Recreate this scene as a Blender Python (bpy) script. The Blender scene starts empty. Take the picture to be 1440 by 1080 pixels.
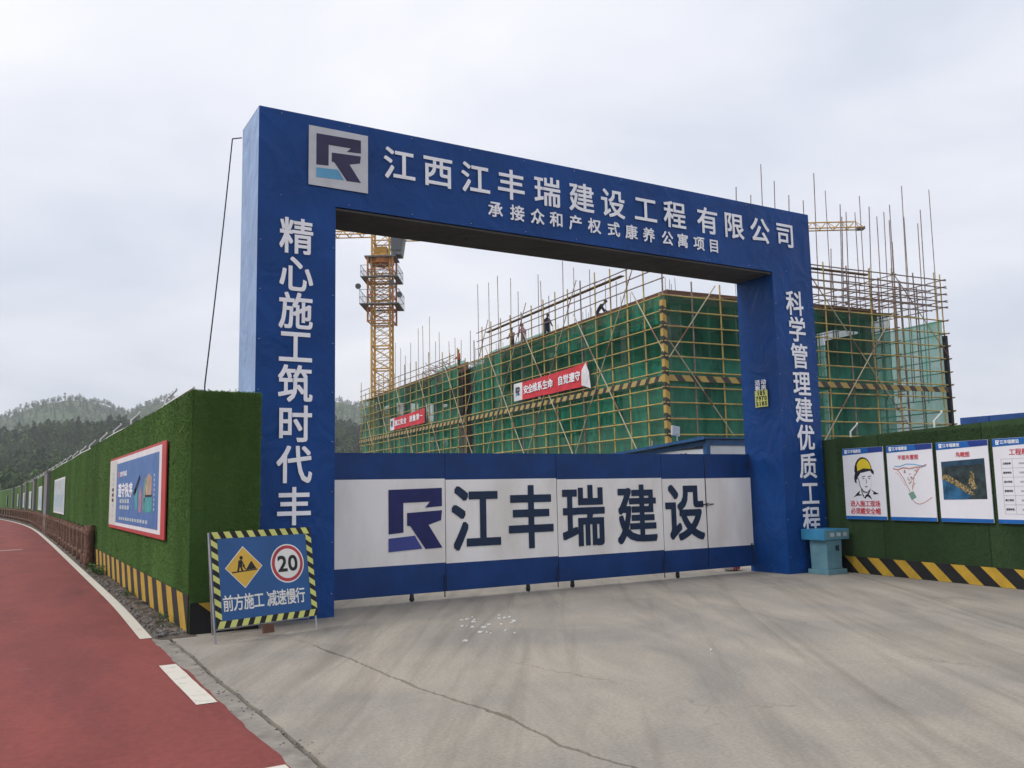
import bpy, bmesh, math, random
import numpy as np
from mathutils import Vector, Matrix, noise
R = math.radians
random.seed(7); rng = np.random.default_rng(7)
S = bpy.context.scene
C = S.collection

# ------------------------------------------------------------------ camera
EYE = Vector((0, 0, 1.6))
RIGHT = Vector((0.865019, -0.501333, -0.020201))
DOWN = Vector((0.042642, 0.113572, -0.992614))
FWD = Vector((0.499924, 0.857769, 0.119620))
cd = bpy.data.cameras.new('camera'); cam = bpy.data.objects.new('camera', cd); C.objects.link(cam)
cd.sensor_fit = 'HORIZONTAL'; cd.sensor_width = 36; cd.lens = 1231 / 1440 * 36
cd.clip_start = 0.05; cd.clip_end = 6000
cam.matrix_world = Matrix(((RIGHT.x, -DOWN.x, -FWD.x, EYE.x), (RIGHT.y, -DOWN.y, -FWD.y, EYE.y), (RIGHT.z, -DOWN.z, -FWD.z, EYE.z), (0, 0, 0, 1)))
S.camera = cam

# ------------------------------------------------------------------ sky, sun, exposure
SUN_AZ, SUN_EL = R(-82), R(46)          # azimuth clockwise from +Y
w = bpy.data.worlds.new('World'); S.world = w; w.use_nodes = True
nt = w.node_tree; nt.nodes.clear()
def nn(nt, t, **k):
    n = nt.nodes.new(t)
    for a, v in k.items(): setattr(n, a, v)
    return n
wo = nn(nt, 'ShaderNodeOutputWorld'); bg = nn(nt, 'ShaderNodeBackground'); bg.inputs[1].default_value = 0.1
sk = nn(nt, 'ShaderNodeTexSky', sky_type='NISHITA', sun_disc=False, sun_elevation=SUN_EL, sun_rotation=SUN_AZ)
tc = nn(nt, 'ShaderNodeTexCoord'); sx = nn(nt, 'ShaderNodeSeparateXYZ')
nt.links.new(tc.outputs['Generated'], sx.inputs[0])
zc = nn(nt, 'ShaderNodeMath', operation='MAXIMUM'); zc.inputs[1].default_value = 0.0; nt.links.new(sx.outputs[2], zc.inputs[0])
za = nn(nt, 'ShaderNodeMath', operation='ADD'); za.inputs[1].default_value = 0.22; nt.links.new(zc.outputs[0], za.inputs[0])
dv = nn(nt, 'ShaderNodeVectorMath', operation='DIVIDE'); cz = nn(nt, 'ShaderNodeCombineXYZ')
for i in range(3): nt.links.new(za.outputs[0], cz.inputs[i])
nt.links.new(tc.outputs['Generated'], dv.inputs[0]); nt.links.new(cz.outputs[0], dv.inputs[1])
nz = nn(nt, 'ShaderNodeTexNoise'); nz.inputs['Scale'].default_value = 1.25; nz.inputs['Detail'].default_value = 5; nz.inputs['Roughness'].default_value = .5; nz.inputs['Distortion'].default_value = .4
nt.links.new(dv.outputs[0], nz.inputs['Vector'])
cr = nn(nt, 'ShaderNodeValToRGB'); nt.links.new(nz.outputs[0], cr.inputs[0])
cr.color_ramp.elements[0].position = .32; cr.color_ramp.elements[0].color = (.555, .59, .675, 1)
cr.color_ramp.elements[1].position = .70; cr.color_ramp.elements[1].color = (.80, .795, .825, 1)
e = cr.color_ramp.elements.new(.5); e.color = (.67, .69, .755, 1)
sc = nn(nt, 'ShaderNodeVectorMath', operation='SCALE'); sc.inputs['Scale'].default_value = 10.0; nt.links.new(cr.outputs[0], sc.inputs[0])
mx = nn(nt, 'ShaderNodeMixRGB'); mx.inputs[0].default_value = .93
nt.links.new(sk.outputs[0], mx.inputs[1]); nt.links.new(sc.outputs[0], mx.inputs[2])
nt.links.new(mx.outputs[0], bg.inputs[0]); nt.links.new(bg.outputs[0], wo.inputs[0])
sd = bpy.data.lights.new('sun', 'SUN'); sd.energy = 1.5; sd.angle = R(25); sd.color = (1, .96, .9)
so = bpy.data.objects.new('sun', sd); C.objects.link(so)
sdir = Vector((math.sin(SUN_AZ) * math.cos(SUN_EL), math.cos(SUN_AZ) * math.cos(SUN_EL), math.sin(SUN_EL)))
so.rotation_euler = sdir.to_track_quat('Z', 'Y').to_euler(); so.location = (-20, 10, 30)
S.view_settings.view_transform = 'Standard'; S.view_settings.look = 'None'; S.view_settings.gamma = 1
S.view_settings.exposure = 0.46; S.view_settings.use_curve_mapping = False
S.render.engine = 'CYCLES'
S.cycles.max_bounces = 6; S.cycles.transparent_max_bounces = 24; S.cycles.volume_bounces = 0

# ------------------------------------------------------------------ pixel rays (1440 x 1080 photograph)
def ray(px, py): return RIGHT * (px - 720) + DOWN * (py - 540) + FWD * 1231
def on(px, py, P, n):
    d = ray(px, py); n = Vector(n); return EYE + d * ((Vector(P) - EYE).dot(n) / d.dot(n))
def gnd(px, py, z=0): return on(px, py, (0, 0, z), (0, 0, 1))

# ------------------------------------------------------------------ materials
MATS = {}
def mat(name, col, rough=.75, var=.18, vs=3.0, bump=0.0, bs=40.0, spec=.3, metal=0.0, col2=None, stretch=None, thr=None, sheen=0):
    """Principled with world-space noise variation: col -> col2 (default darker)"""
    if name in MATS: return MATS[name]
    m = bpy.data.materials.new(name); m.use_nodes = True; t = m.node_tree; b = t.nodes['Principled BSDF']
    b.inputs['Roughness'].default_value = rough; b.inputs['Metallic'].default_value = metal
    b.inputs['Specular IOR Level'].default_value = spec
    if sheen: b.inputs['Sheen Weight'].default_value = sheen
    g = nn(t, 'ShaderNodeNewGeometry'); src = g.outputs['Position']
    if stretch:
        mp = nn(t, 'ShaderNodeMapping'); mp.inputs['Scale'].default_value = stretch[0]
        mp.inputs['Rotation'].default_value = stretch[1] if len(stretch) > 1 else (0, 0, 0)
        t.links.new(src, mp.inputs[0]); src = mp.outputs[0]
    n = nn(t, 'ShaderNodeTexNoise'); n.inputs['Scale'].default_value = vs; n.inputs['Detail'].default_value = 6; n.inputs['Roughness'].default_value = .6
    t.links.new(src, n.inputs['Vector'])
    r = nn(t, 'ShaderNodeValToRGB'); t.links.new(n.outputs[0], r.inputs[0])
    c = Vector(col); d = Vector(col2) if col2 else c * (1 - 2 * var)
    lo, hi = thr if thr else (.3, .7)
    r.color_ramp.elements[0].position = lo; r.color_ramp.elements[1].position = hi
    r.color_ramp.elements[0].color = (*d, 1); r.color_ramp.elements[1].color = (*(c if col2 else c * (1 + var * .6)), 1)
    t.links.new(r.outputs[0], b.inputs['Base Color'])
    if bump:
        n2 = nn(t, 'ShaderNodeTexNoise'); n2.inputs['Scale'].default_value = bs; n2.inputs['Detail'].default_value = 4
        t.links.new(g.outputs['Position'], n2.inputs['Vector'])
        bp = nn(t, 'ShaderNodeBump'); bp.inputs['Strength'].default_value = bump; bp.inputs['Distance'].default_value = .02
        t.links.new(n2.outputs[0], bp.inputs['Height']); t.links.new(bp.outputs[0], b.inputs['Normal'])
    MATS[name] = m; return m
def netmat(name, col, alpha, col2):
    m = bpy.data.materials.new(name); m.use_nodes = True; t = m.node_tree; t.nodes.clear()
    o = nn(t, 'ShaderNodeOutputMaterial'); mixs = nn(t, 'ShaderNodeMixShader'); tr = nn(t, 'ShaderNodeBsdfTransparent')
    df = nn(t, 'ShaderNodeBsdfDiffuse'); tl = nn(t, 'ShaderNodeBsdfTranslucent'); m2 = nn(t, 'ShaderNodeMixShader'); m2.inputs[0].default_value = .45
    g = nn(t, 'ShaderNodeNewGeometry'); mp = nn(t, 'ShaderNodeMapping'); mp.inputs['Scale'].default_value = (1, 1, .35)
    n = nn(t, 'ShaderNodeTexNoise'); n.inputs['Scale'].default_value = 1.1; n.inputs['Detail'].default_value = 7; n.inputs['Roughness'].default_value = .65
    t.links.new(g.outputs['Position'], mp.inputs[0]); t.links.new(mp.outputs[0], n.inputs['Vector'])
    r = nn(t, 'ShaderNodeValToRGB'); r.color_ramp.elements[0].color = (*col2, 1); r.color_ramp.elements[1].color = (*col, 1)
    r.color_ramp.elements[0].position = .35; r.color_ramp.elements[1].position = .68
    t.links.new(n.outputs[0], r.inputs[0]); t.links.new(r.outputs[0], df.inputs[0]); t.links.new(r.outputs[0], tl.inputs[0])
    mr = nn(t, 'ShaderNodeMapRange'); mr.inputs[1].default_value = .3; mr.inputs[2].default_value = .7; mr.inputs[3].default_value = alpha - .14; mr.inputs[4].default_value = alpha + .14
    t.links.new(n.outputs[0], mr.inputs[0]); t.links.new(mr.outputs[0], mixs.inputs[0])
    t.links.new(df.outputs[0], m2.inputs[1]); t.links.new(tl.outputs[0], m2.inputs[2])
    t.links.new(tr.outputs[0], mixs.inputs[1]); t.links.new(m2.outputs[0], mixs.inputs[2]); t.links.new(mixs.outputs[0], o.inputs[0])
    MATS[name] = m; return m
def vinyl(name, col, rough=.42):
    """tarpaulin: soft creases in the relief, faint fading"""
    m = mat(name, col, rough, var=.14, vs=.9, spec=.2); t = m.node_tree; b = t.nodes['Principled BSDF']
    g = nn(t, 'ShaderNodeNewGeometry'); mp = nn(t, 'ShaderNodeMapping'); mp.inputs['Scale'].default_value = (1.3, 1.3, 1.0); mp.inputs['Rotation'].default_value = (.5, .7, .2)
    n = nn(t, 'ShaderNodeTexNoise'); n.inputs['Scale'].default_value = 1.7; n.inputs['Detail'].default_value = 5; n.inputs['Roughness'].default_value = .45; n.inputs['Distortion'].default_value = .9
    t.links.new(g.outputs['Position'], mp.inputs[0]); t.links.new(mp.outputs[0], n.inputs['Vector'])
    bp = nn(t, 'ShaderNodeBump'); bp.inputs['Strength'].default_value = 1.0; bp.inputs['Distance'].default_value = .055
    t.links.new(n.outputs[0], bp.inputs['Height']); t.links.new(bp.outputs[0], b.inputs['Normal'])
    return m
vinyl('blue_tarp', (.0055, .056, .235), .46); vinyl('sheen_tarp', (.24, .36, .60), .35); vinyl('dark_tarp', (.075, .070, .070), .8); vinyl('banner_red', (.62, .035, .05), .5); vinyl('banner_white', (.72, .70, .72), .5)
mat('print_white', (.87, .87, .92), .5, .05, 6)
mat('logo_grey', (.55, .56, .60), .5, .06, 5); mat('logo_dark', (.035, .03, .085), .5, .1); mat('logo_sky', (.12, .36, .58), .5, .1)
mat('gate_blue', (.0055, .042, .178), .48, .16, 2.2, .12, 6, .28); mat('gate_white', (.85, .83, .82), .5, col2=(.68, .64, .60), vs=1.6, stretch=((1, 1, .35),), bump=.08, bs=5, thr=(.25, .62))
mat('gate_letter', (.012, .03, .075), .5, .15); mat('gate_logo', (.018, .022, .13), .5, .15); mat('gate_logo_pale', (.05, .07, .28), .5, .1)
mat('steel_dark', (.05, .05, .055), .5, .2, metal=.6); mat('rubber', (.025, .025, .025), .8); mat('galvanised', (.42, .42, .42), .45, .2, metal=.5)
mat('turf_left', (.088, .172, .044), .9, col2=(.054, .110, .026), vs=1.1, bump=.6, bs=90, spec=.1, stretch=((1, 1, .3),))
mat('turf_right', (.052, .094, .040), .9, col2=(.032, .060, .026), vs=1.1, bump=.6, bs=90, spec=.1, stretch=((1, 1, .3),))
mat('hazard_black', (.016, .016, .018), .55, .2); mat('hazard_yellow', (.52, .33, .035), .55, col2=(.36, .22, .03), vs=5)
mat('white_paint', (.72, .72, .70), .5, .08)
mat('poster_red', (.50, .05, .05), .5, .12); mat('poster_white', (.75, .72, .74), .5, .05); mat('poster_blue', (.07, .17, .42), .45, .12, 4)
mat('poster_cream', (.62, .60, .55), .5, .08); mat('teal_print', (.06, .34, .36), .5); mat('pink_print', (.50, .22, .32), .5); mat('skin_print', (.55, .36, .26), .5); mat('ink', (.02, .02, .025), .5)
mat('poster_pale', (.50, .56, .58), .5, .15, 3)
mat('pier', (.22, .17, .17), .85, col2=(.16, .20, .22), vs=2.0)
mat('board_white', (.74, .73, .78), .4, .03, 2); mat('board_blue', (.015, .12, .40), .4, .1); mat('board_navy', (.02, .045, .24), .4, .1); mat('board_red', (.60, .05, .07), .5, .05)
mat('helmet_print', (.72, .55, .03), .5, .1); mat('plan_pink', (.50, .25, .22), .5); mat('plan_green', (.18, .33, .26), .5); mat('table_line', (.45, .42, .45), .5)
mat('sign_blue', (.022, .095, .27), .35, .08); mat('sign_yellow', (.68, .42, .06), .35, .06); mat('sign_lime', (.60, .62, .18), .35, .08); mat('sign_white', (.76, .75, .72), .35, .05); mat('sign_red', (.45, .045, .06), .35)
mat('box_blue', (.15, .30, .36), .45, col2=(.10, .22, .28), vs=4); mat('box_blue_bright', (.05, .26, .46), .45, .12, 4)
mat('wood_fence', (.20, .11, .075), .85, col2=(.055, .03, .022), vs=14, bump=.5, bs=30)
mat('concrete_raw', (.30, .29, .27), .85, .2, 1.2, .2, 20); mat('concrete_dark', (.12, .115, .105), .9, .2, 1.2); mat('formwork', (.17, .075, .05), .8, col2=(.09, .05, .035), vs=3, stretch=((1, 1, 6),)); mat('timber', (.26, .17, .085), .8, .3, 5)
mat('pole_yellow', (.56, .44, .12), .6, col2=(.32, .19, .07), vs=1.6, spec=.4); mat('pole_rust', (.34, .26, .23), .6, col2=(.16, .11, .10), vs=2.5, metal=.2); mat('coupler', (.07, .045, .035), .7)
mat('crane_yellow', (.62, .37, .07), .55, col2=(.46, .25, .05), vs=2); mat('crane_orange', (.50, .17, .035), .55, .2); mat('crane_grey', (.17, .18, .19), .55, .2); mat('glass_dark', (.04, .05, .06), .1, .1, spec=.8)
mat('cabin_white', (.60, .62, .66), .5, .06, 1); mat('cabin_blue', (.02, .07, .24), .4, .15); mat('canopy_blue', (.02, .09, .24), .4, .2)
mat('cable_black', (.02, .02, .02), .6); mat('paper', (.58, .57, .55), .8, .08)
mat('skin', (.30, .17, .11), .6, .1); mat('cloth_dark', (.035, .033, .04), .9, .2); mat('cloth_brown', (.20, .12, .10), .9, .2); mat('cloth_pink', (.42, .24, .26), .9, .2); mat('cloth_navy', (.03, .035, .07), .9); mat('cloth_red', (.45, .10, .07), .9, .2)
mat('hat_yellow', (.65, .42, .03), .4, .05); mat('hat_red', (.5, .05, .04), .4, .05); mat('hat_dark', (.05, .04, .04), .6)
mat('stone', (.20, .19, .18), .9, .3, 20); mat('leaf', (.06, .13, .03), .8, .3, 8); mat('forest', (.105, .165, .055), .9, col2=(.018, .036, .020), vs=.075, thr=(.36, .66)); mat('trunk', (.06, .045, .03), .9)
netmat('net_green', (.07, .44, .28), .63, (.02, .19, .115)); netmat('net_side', (.08, .38, .25), .74, (.03, .21, .14)); netmat('gap_shade', (.03, .028, .026), .8, (.015, .014, .013)); netmat('net_pale', (.10, .44, .30), .74, (.06, .31, .21)); netmat('net_dark', (.030, .22, .125), .66, (.014, .10, .06))
def rolls(name, lo, hi, wd):
    """each roll of turf has its own slight tint"""
    t = MATS[name].node_tree; b = t.nodes['Principled BSDF']; old = b.inputs['Base Color'].links[0].from_socket
    g = nn(t, 'ShaderNodeNewGeometry'); s = nn(t, 'ShaderNodeSeparateXYZ'); t.links.new(g.outputs['Position'], s.inputs[0])
    m = nn(t, 'ShaderNodeMath', operation='DIVIDE'); m.inputs[1].default_value = wd; t.links.new(s.outputs[1], m.inputs[0]); fl = nn(t, 'ShaderNodeMath', operation='FLOOR'); t.links.new(m.outputs[0], fl.inputs[0])
    w_ = nn(t, 'ShaderNodeTexWhiteNoise', noise_dimensions='1D'); t.links.new(fl.outputs[0], w_.inputs['W']); mr = nn(t, 'ShaderNodeMapRange'); mr.inputs[3].default_value = lo; mr.inputs[4].default_value = hi; t.links.new(w_.outputs['Value'], mr.inputs[0])
    fr = nn(t, 'ShaderNodeMath', operation='FRACT'); t.links.new(m.outputs[0], fr.inputs[0]); gt = nn(t, 'ShaderNodeMath', operation='GREATER_THAN'); gt.inputs[1].default_value = .025 / wd; t.links.new(fr.outputs[0], gt.inputs[0]); m3 = nn(t, 'ShaderNodeMapRange'); m3.inputs[3].default_value = .6; t.links.new(gt.outputs[0], m3.inputs[0]); mu = nn(t, 'ShaderNodeMath', operation='MULTIPLY'); t.links.new(mr.outputs[0], mu.inputs[0]); t.links.new(m3.outputs[0], mu.inputs[1])
    sc_ = nn(t, 'ShaderNodeVectorMath', operation='SCALE'); t.links.new(old, sc_.inputs[0]); t.links.new(mu.outputs[0], sc_.inputs['Scale']); t.links.new(sc_.outputs[0], b.inputs['Base Color'])
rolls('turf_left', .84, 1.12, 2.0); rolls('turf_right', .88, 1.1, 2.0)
def stripes(name, a, b, period, axis, width=.5):
    m = bpy.data.materials.new(name); m.use_nodes = True; t = m.node_tree; bs = t.nodes['Principled BSDF']; bs.inputs['Roughness'].default_value = .6
    g = nn(t, 'ShaderNodeNewGeometry'); d = nn(t, 'ShaderNodeVectorMath', operation='DOT_PRODUCT'); d.inputs[1].default_value = tuple(Vector(axis) / period)
    t.links.new(g.outputs['Position'], d.inputs[0]); f = nn(t, 'ShaderNodeMath', operation='FRACT'); t.links.new(d.outputs['Value'], f.inputs[0])
    gt = nn(t, 'ShaderNodeMath', operation='GREATER_THAN'); gt.inputs[1].default_value = width; t.links.new(f.outputs[0], gt.inputs[0])
    n = nn(t, 'ShaderNodeTexNoise'); n.inputs['Scale'].default_value = 2.5; t.links.new(g.outputs['Position'], n.inputs['Vector'])
    mr = nn(t, 'ShaderNodeMapRange'); mr.inputs[3].default_value = .6; mr.inputs[4].default_value = 1.25; t.links.new(n.outputs[0], mr.inputs[0])
    mxx = nn(t, 'ShaderNodeMixRGB'); mxx.inputs[1].default_value = (*a, 1); mxx.inputs[2].default_value = (*b, 1); t.links.new(gt.outputs[0], mxx.inputs[0])
    sca = nn(t, 'ShaderNodeVectorMath', operation='SCALE'); t.links.new(mxx.outputs[0], sca.inputs[0]); t.links.new(mr.outputs[0], sca.inputs['Scale'])
    t.links.new(sca.outputs[0], bs.inputs['Base Color']); MATS[name] = m; return m

# ------------------------------------------------------------------ mesh helpers
def worg(o):
    v = Vector((0, 0, 0))
    while o is not None: v = v + o.location; o = o.parent
    return v
def tag(o, label=None, cat=None, group=None, kind=None):
    if label: o['label'] = label
    if cat: o['category'] = cat
    if group: o['group'] = group
    if kind: o['kind'] = kind
    return o
def thing(name, loc, label, cat, group=None):
    o = bpy.data.objects.new(name, None); C.objects.link(o); o.location = loc; o.empty_display_size = .1
    return tag(o, label, cat, group)
def link(name, me, m, parent, world_loc):
    o = bpy.data.objects.new(name, me); C.objects.link(o); o.parent = parent
    o.location = Vector(world_loc) - (worg(parent) if parent else Vector((0, 0, 0)))
    if m: me.materials.append(MATS[m])
    return o
class MB:
    def __init__(s): s.v = []; s.f = []
    def add(s, vs, fs):
        k = len(s.v); s.v += [Vector(a) for a in vs]; s.f += [tuple(i + k for i in q) for q in fs]; return s
    def box(s, x0, x1, y0, y1, z0, z1):
        return s.hexa([(x0, y0, z0), (x1, y0, z0), (x1, y1, z0), (x0, y1, z0), (x0, y0, z1), (x1, y0, z1), (x1, y1, z1), (x0, y1, z1)])
    def hexa(s, p): return s.add(p, [(3, 2, 1, 0), (4, 5, 6, 7), (0, 1, 5, 4), (1, 2, 6, 5), (2, 3, 7, 6), (3, 0, 4, 7)])
    def fbox(s, F, a0, a1, b0, b1, c0, c1):
        return s.hexa([F(a, b, c) for c in (c0, c1) for a, b in ((a0, b0), (a1, b0), (a1, b1), (a0, b1))])
    def bar(s, p, q, r, n=6, r2=None):
        p = Vector(p); q = Vector(q); d = (q - p).normalized(); a = d.orthogonal().normalized(); b = d.cross(a); r2 = r if r2 is None else r2
        vs = [p + (a * math.cos(t) + b * math.sin(t)) * r for t in (2 * math.pi * i / n for i in range(n))] + [q + (a * math.cos(t) + b * math.sin(t)) * r2 for t in (2 * math.pi * i / n for i in range(n))]
        return s.add(vs, [(i, (i + 1) % n, n + (i + 1) % n, n + i) for i in range(n)] + [tuple(range(n))[::-1], tuple(range(n, 2 * n))])
    def tube(s, pts, r, n=6):
        for a, b in zip(pts, pts[1:]): s.bar(a, b, r, n)
        return s
    def poly(s, F, pts, c0, c1):
        """extruded polygon in frame F(a,b,c) from c0 to c1"""
        n = len(pts); vs = [F(a, b, c0) for a, b in pts] + [F(a, b, c1) for a, b in pts]
        return s.add(vs, [tuple(range(n)), tuple(range(n, 2 * n))[::-1]] + [(i, n + i, n + (i + 1) % n, (i + 1) % n) for i in range(n)])
    def build(s, name, m, parent=None, bevel=0, smooth=False):
        lo = Vector([min(v[i] for v in s.v) for i in range(3)]); hi = Vector([max(v[i] for v in s.v) for i in range(3)]); c = (lo + hi) / 2
        if parent is None: c.z = lo.z
        me = bpy.data.meshes.new(name); me.from_pydata([tuple(v - c) for v in s.v], [], s.f); me.validate()
        bm = bmesh.new(); bm.from_mesh(me); bmesh.ops.recalc_face_normals(bm, faces=bm.faces); bm.to_mesh(me); bm.free()
        if smooth:
            for p in me.polygons: p.use_smooth = True
        o = link(name, me, m, parent, c)
        if bevel:
            md = o.modifiers.new('bevel', 'BEVEL'); md.width = bevel; md.segments = 2; md.limit_method = 'ANGLE'
        return o
def raw(name, V, F, m, parent=None, smooth=False):
    """numpy mesh: V (n,3) world, F (k,3|4)"""
    V = np.asarray(V, float); F = np.asarray(F, np.int32); c = (V.min(0) + V.max(0)) / 2
    if parent is None: c[2] = V[:, 2].min()
    me = bpy.data.meshes.new(name); k = F.shape[1]
    me.vertices.add(len(V)); me.vertices.foreach_set('co', (V - c).astype(np.float32).ravel())
    me.loops.add(F.size); me.loops.foreach_set('vertex_index', F.ravel())
    me.polygons.add(len(F)); me.polygons.foreach_set('loop_start', np.arange(0, F.size, k, dtype=np.int32)); me.polygons.foreach_set('loop_total', np.full(len(F), k, np.int32))
    me.polygons.foreach_set('use_smooth', np.full(len(F), bool(smooth)))
    me.update(); me.validate()
    return link(name, me, m, parent, Vector(c))
def copy_tree(o, parent=None):
    c = o.copy(); C.objects.link(c); c.parent = parent
    for ch in list(o.children): copy_tree(ch, c)
    return c
def wrinkle_box(name, m, parent, x0, x1, y0, y1, z0, z1, step=.12, amp=.012, seed=0, skip=()):
    """box of cloth stretched on a frame: gridded faces with shallow ripples"""
    bm = bmesh.new()
    def sheet(o, a, la, b, lb, n):
        na, nb = max(1, int(la / step)), max(1, int(lb / step)); g = []
        for i in range(na + 1):
            row = []
            for j in range(nb + 1):
                p = o + a * (la * i / na) + b * (lb * j / nb)
                e = min(1, 4 * min(i / na, 1 - i / na)) * min(1, 4 * min(j / nb, 1 - j / nb))
                d = noise.noise(Vector((p.x * .9 + seed, p.y * .9, p.z * .55))) * amp * 1.3 + noise.noise(Vector((p.x * 3 + seed, p.y * 3, p.z * 1.7))) * amp * .5
                row.append(bm.verts.new(p + n * d * e))
            g.append(row)
        for i in range(na):
            for j in range(nb): bm.faces.new((g[i][j], g[i + 1][j], g[i + 1][j + 1], g[i][j + 1])).smooth = True
    X, Y, Z = Vector((1, 0, 0)), Vector((0, 1, 0)), Vector((0, 0, 1)); w_, d_, h_ = x1 - x0, y1 - y0, z1 - z0
    if 'f' not in skip: sheet(Vector((x0, y0, z0)), X, w_, Z, h_, -Y)
    if 'b' not in skip: sheet(Vector((x0, y1, z0)), X, w_, Z, h_, Y)
    if 'l' not in skip: sheet(Vector((x0, y0, z0)), Y, d_, Z, h_, -X)
    if 'r' not in skip: sheet(Vector((x1, y0, z0)), Y, d_, Z, h_, X)
    if 't' not in skip: sheet(Vector((x0, y0, z1)), X, w_, Y, d_, Z)
    if 'd' not in skip: sheet(Vector((x0, y0, z0)), X, w_, Y, d_, -Z)
    bmesh.ops.remove_doubles(bm, verts=bm.verts, dist=.001); bmesh.ops.recalc_face_normals(bm, faces=bm.faces)
    c = Vector(((x0 + x1) / 2, (y0 + y1) / 2, (z0 + z1) / 2)); bmesh.ops.translate(bm, verts=bm.verts, vec=-c)
    for e_ in bm.edges:
        if len(e_.link_faces) == 2 and e_.calc_face_angle(0) > .8: e_.smooth = False
    me = bpy.data.meshes.new(name); bm.to_mesh(me); bm.free(); return link(name, me, m, parent, c)

# ------------------------------------------------------------------ lettering
GL = {}
def _textmesh(s, weight):
    cu = bpy.data.curves.new('txt', 'FONT'); cu.body = s; cu.size = 1; cu.offset = weight; cu.extrude = .5; cu.resolution_u = 3
    o = bpy.data.objects.new('txt', cu); C.objects.link(o); bpy.context.view_layer.update()
    me = bpy.data.meshes.new_from_object(o.evaluated_get(bpy.context.evaluated_depsgraph_get()))
    bpy.data.objects.remove(o); bpy.data.curves.remove(cu); return me
def _bb(me):
    v = np.array([x.co[:] for x in me.vertices]); return v.min(0), v.max(0)
_lo, _hi = _bb(_textmesh('国', 0)); EMC = (_lo + _hi) / 2; EM = max(_hi[0] - _lo[0], _hi[1] - _lo[1]) / .88
def glyph(ch, weight, fit):
    k = (ch, weight, fit)
    if k not in GL:
        me = _textmesh(ch, 0); v = np.array([x.co[:] for x in me.vertices])
        if fit: lo, hi = v.min(0), v.max(0); v[:, :2] = (v[:, :2] - (lo[:2] + hi[:2]) / 2) / (hi[:2] - lo[:2])
        else: v[:, :2] = (v[:, :2] - EMC[:2]) / EM
        F = [tuple(p.vertices) for p in me.polygons]; n = len(v); V = []; FF = []; q = weight * (.55 if fit else .62); bpy.data.meshes.remove(me)
        for i, (dx, dy) in enumerate(((0, 0), (q, q), (-q, q), (q, -q), (-q, -q), (q, 0), (-q, 0), (0, q), (0, -q))):   # a bolder cut: strokes thickened all round
            t = v.copy(); t[:, 0] += dx; t[:, 1] += dy; t[:, 2] = np.where(t[:, 2] > 0, .5 + .06 * i, -.5); V.append(t); FF += [tuple(j + i * n for j in f) for f in F]
        me = bpy.data.meshes.new('glyph'); me.from_pydata(np.concatenate(V).tolist(), [], FF); me.materials.append(None); GL[k] = me
    return GL[k]
def char(ch, P, ex, ey, wd, ht, m, parent, weight=.022, depth=.003, fit=False, name='character'):
    """one printed character centred at P in the plane ex, ey"""
    ex = Vector(ex).normalized(); ey = Vector(ey).normalized(); n = ex.cross(ey).normalized()
    o = bpy.data.objects.new(name, glyph(ch, weight, fit)); C.objects.link(o)
    o.material_slots[0].link = 'OBJECT'; o.material_slots[0].material = MATS[m]
    P = Vector(P) - worg(parent); o.parent = parent
    o.matrix_local = Matrix(((ex.x * wd, ey.x * ht, n.x * depth, P.x), (ex.y * wd, ey.y * ht, n.y * depth, P.y), (ex.z * wd, ey.z * ht, n.z * depth, P.z), (0, 0, 0, 1)))
    return o
def line(F, s, a, b, size, m, parent, c=.004, weight=.02, wscale=1.0, step=None, ex=None, ey=None):
    """row of characters in frame F(a,b,c), first centred at a"""
    ex = F(1, 0, 0) - F(0, 0, 0); ey = F(0, 1, 0) - F(0, 0, 0)
    for i, ch in enumerate(s):
        if ch != ' ': char(ch, F(a + i * (step or size * wscale), b, c), ex, ey, size * wscale, size, m, parent, weight)
LOGO = [([(0, 0), (1, -.02), (1, .29), (.68, .31), (.77, .21), (.27, .22), (.27, .71), (0, .73)], 0),
        ([(.34, .39), (1, .36), (.98, .53), (.74, .60), (1, .99), (.68, 1.0), (.40, .61), (.34, .60)], 0),
        ([(0, .80), (.48, .77), (.62, .99), (0, 1.02)], 1)]
def logo(F, a0, b0, w_, h_, mats, parent, c=.004, th=.003, name='logo_piece'):
    for pts, k in LOGO:
        MB().poly(F, [(a0 + x * w_, b0 - y * h_) for x, y in pts], c - th / 2, c + th / 2).build(name, mats[k], parent)
def frame(O, ex, ey, en):
    O, ex, ey, en = Vector(O), Vector(ex).normalized(), Vector(ey).normalized(), Vector(en).normalized()
    return lambda a, b, c=0: O + ex * a + ey * b + en * c

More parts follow.
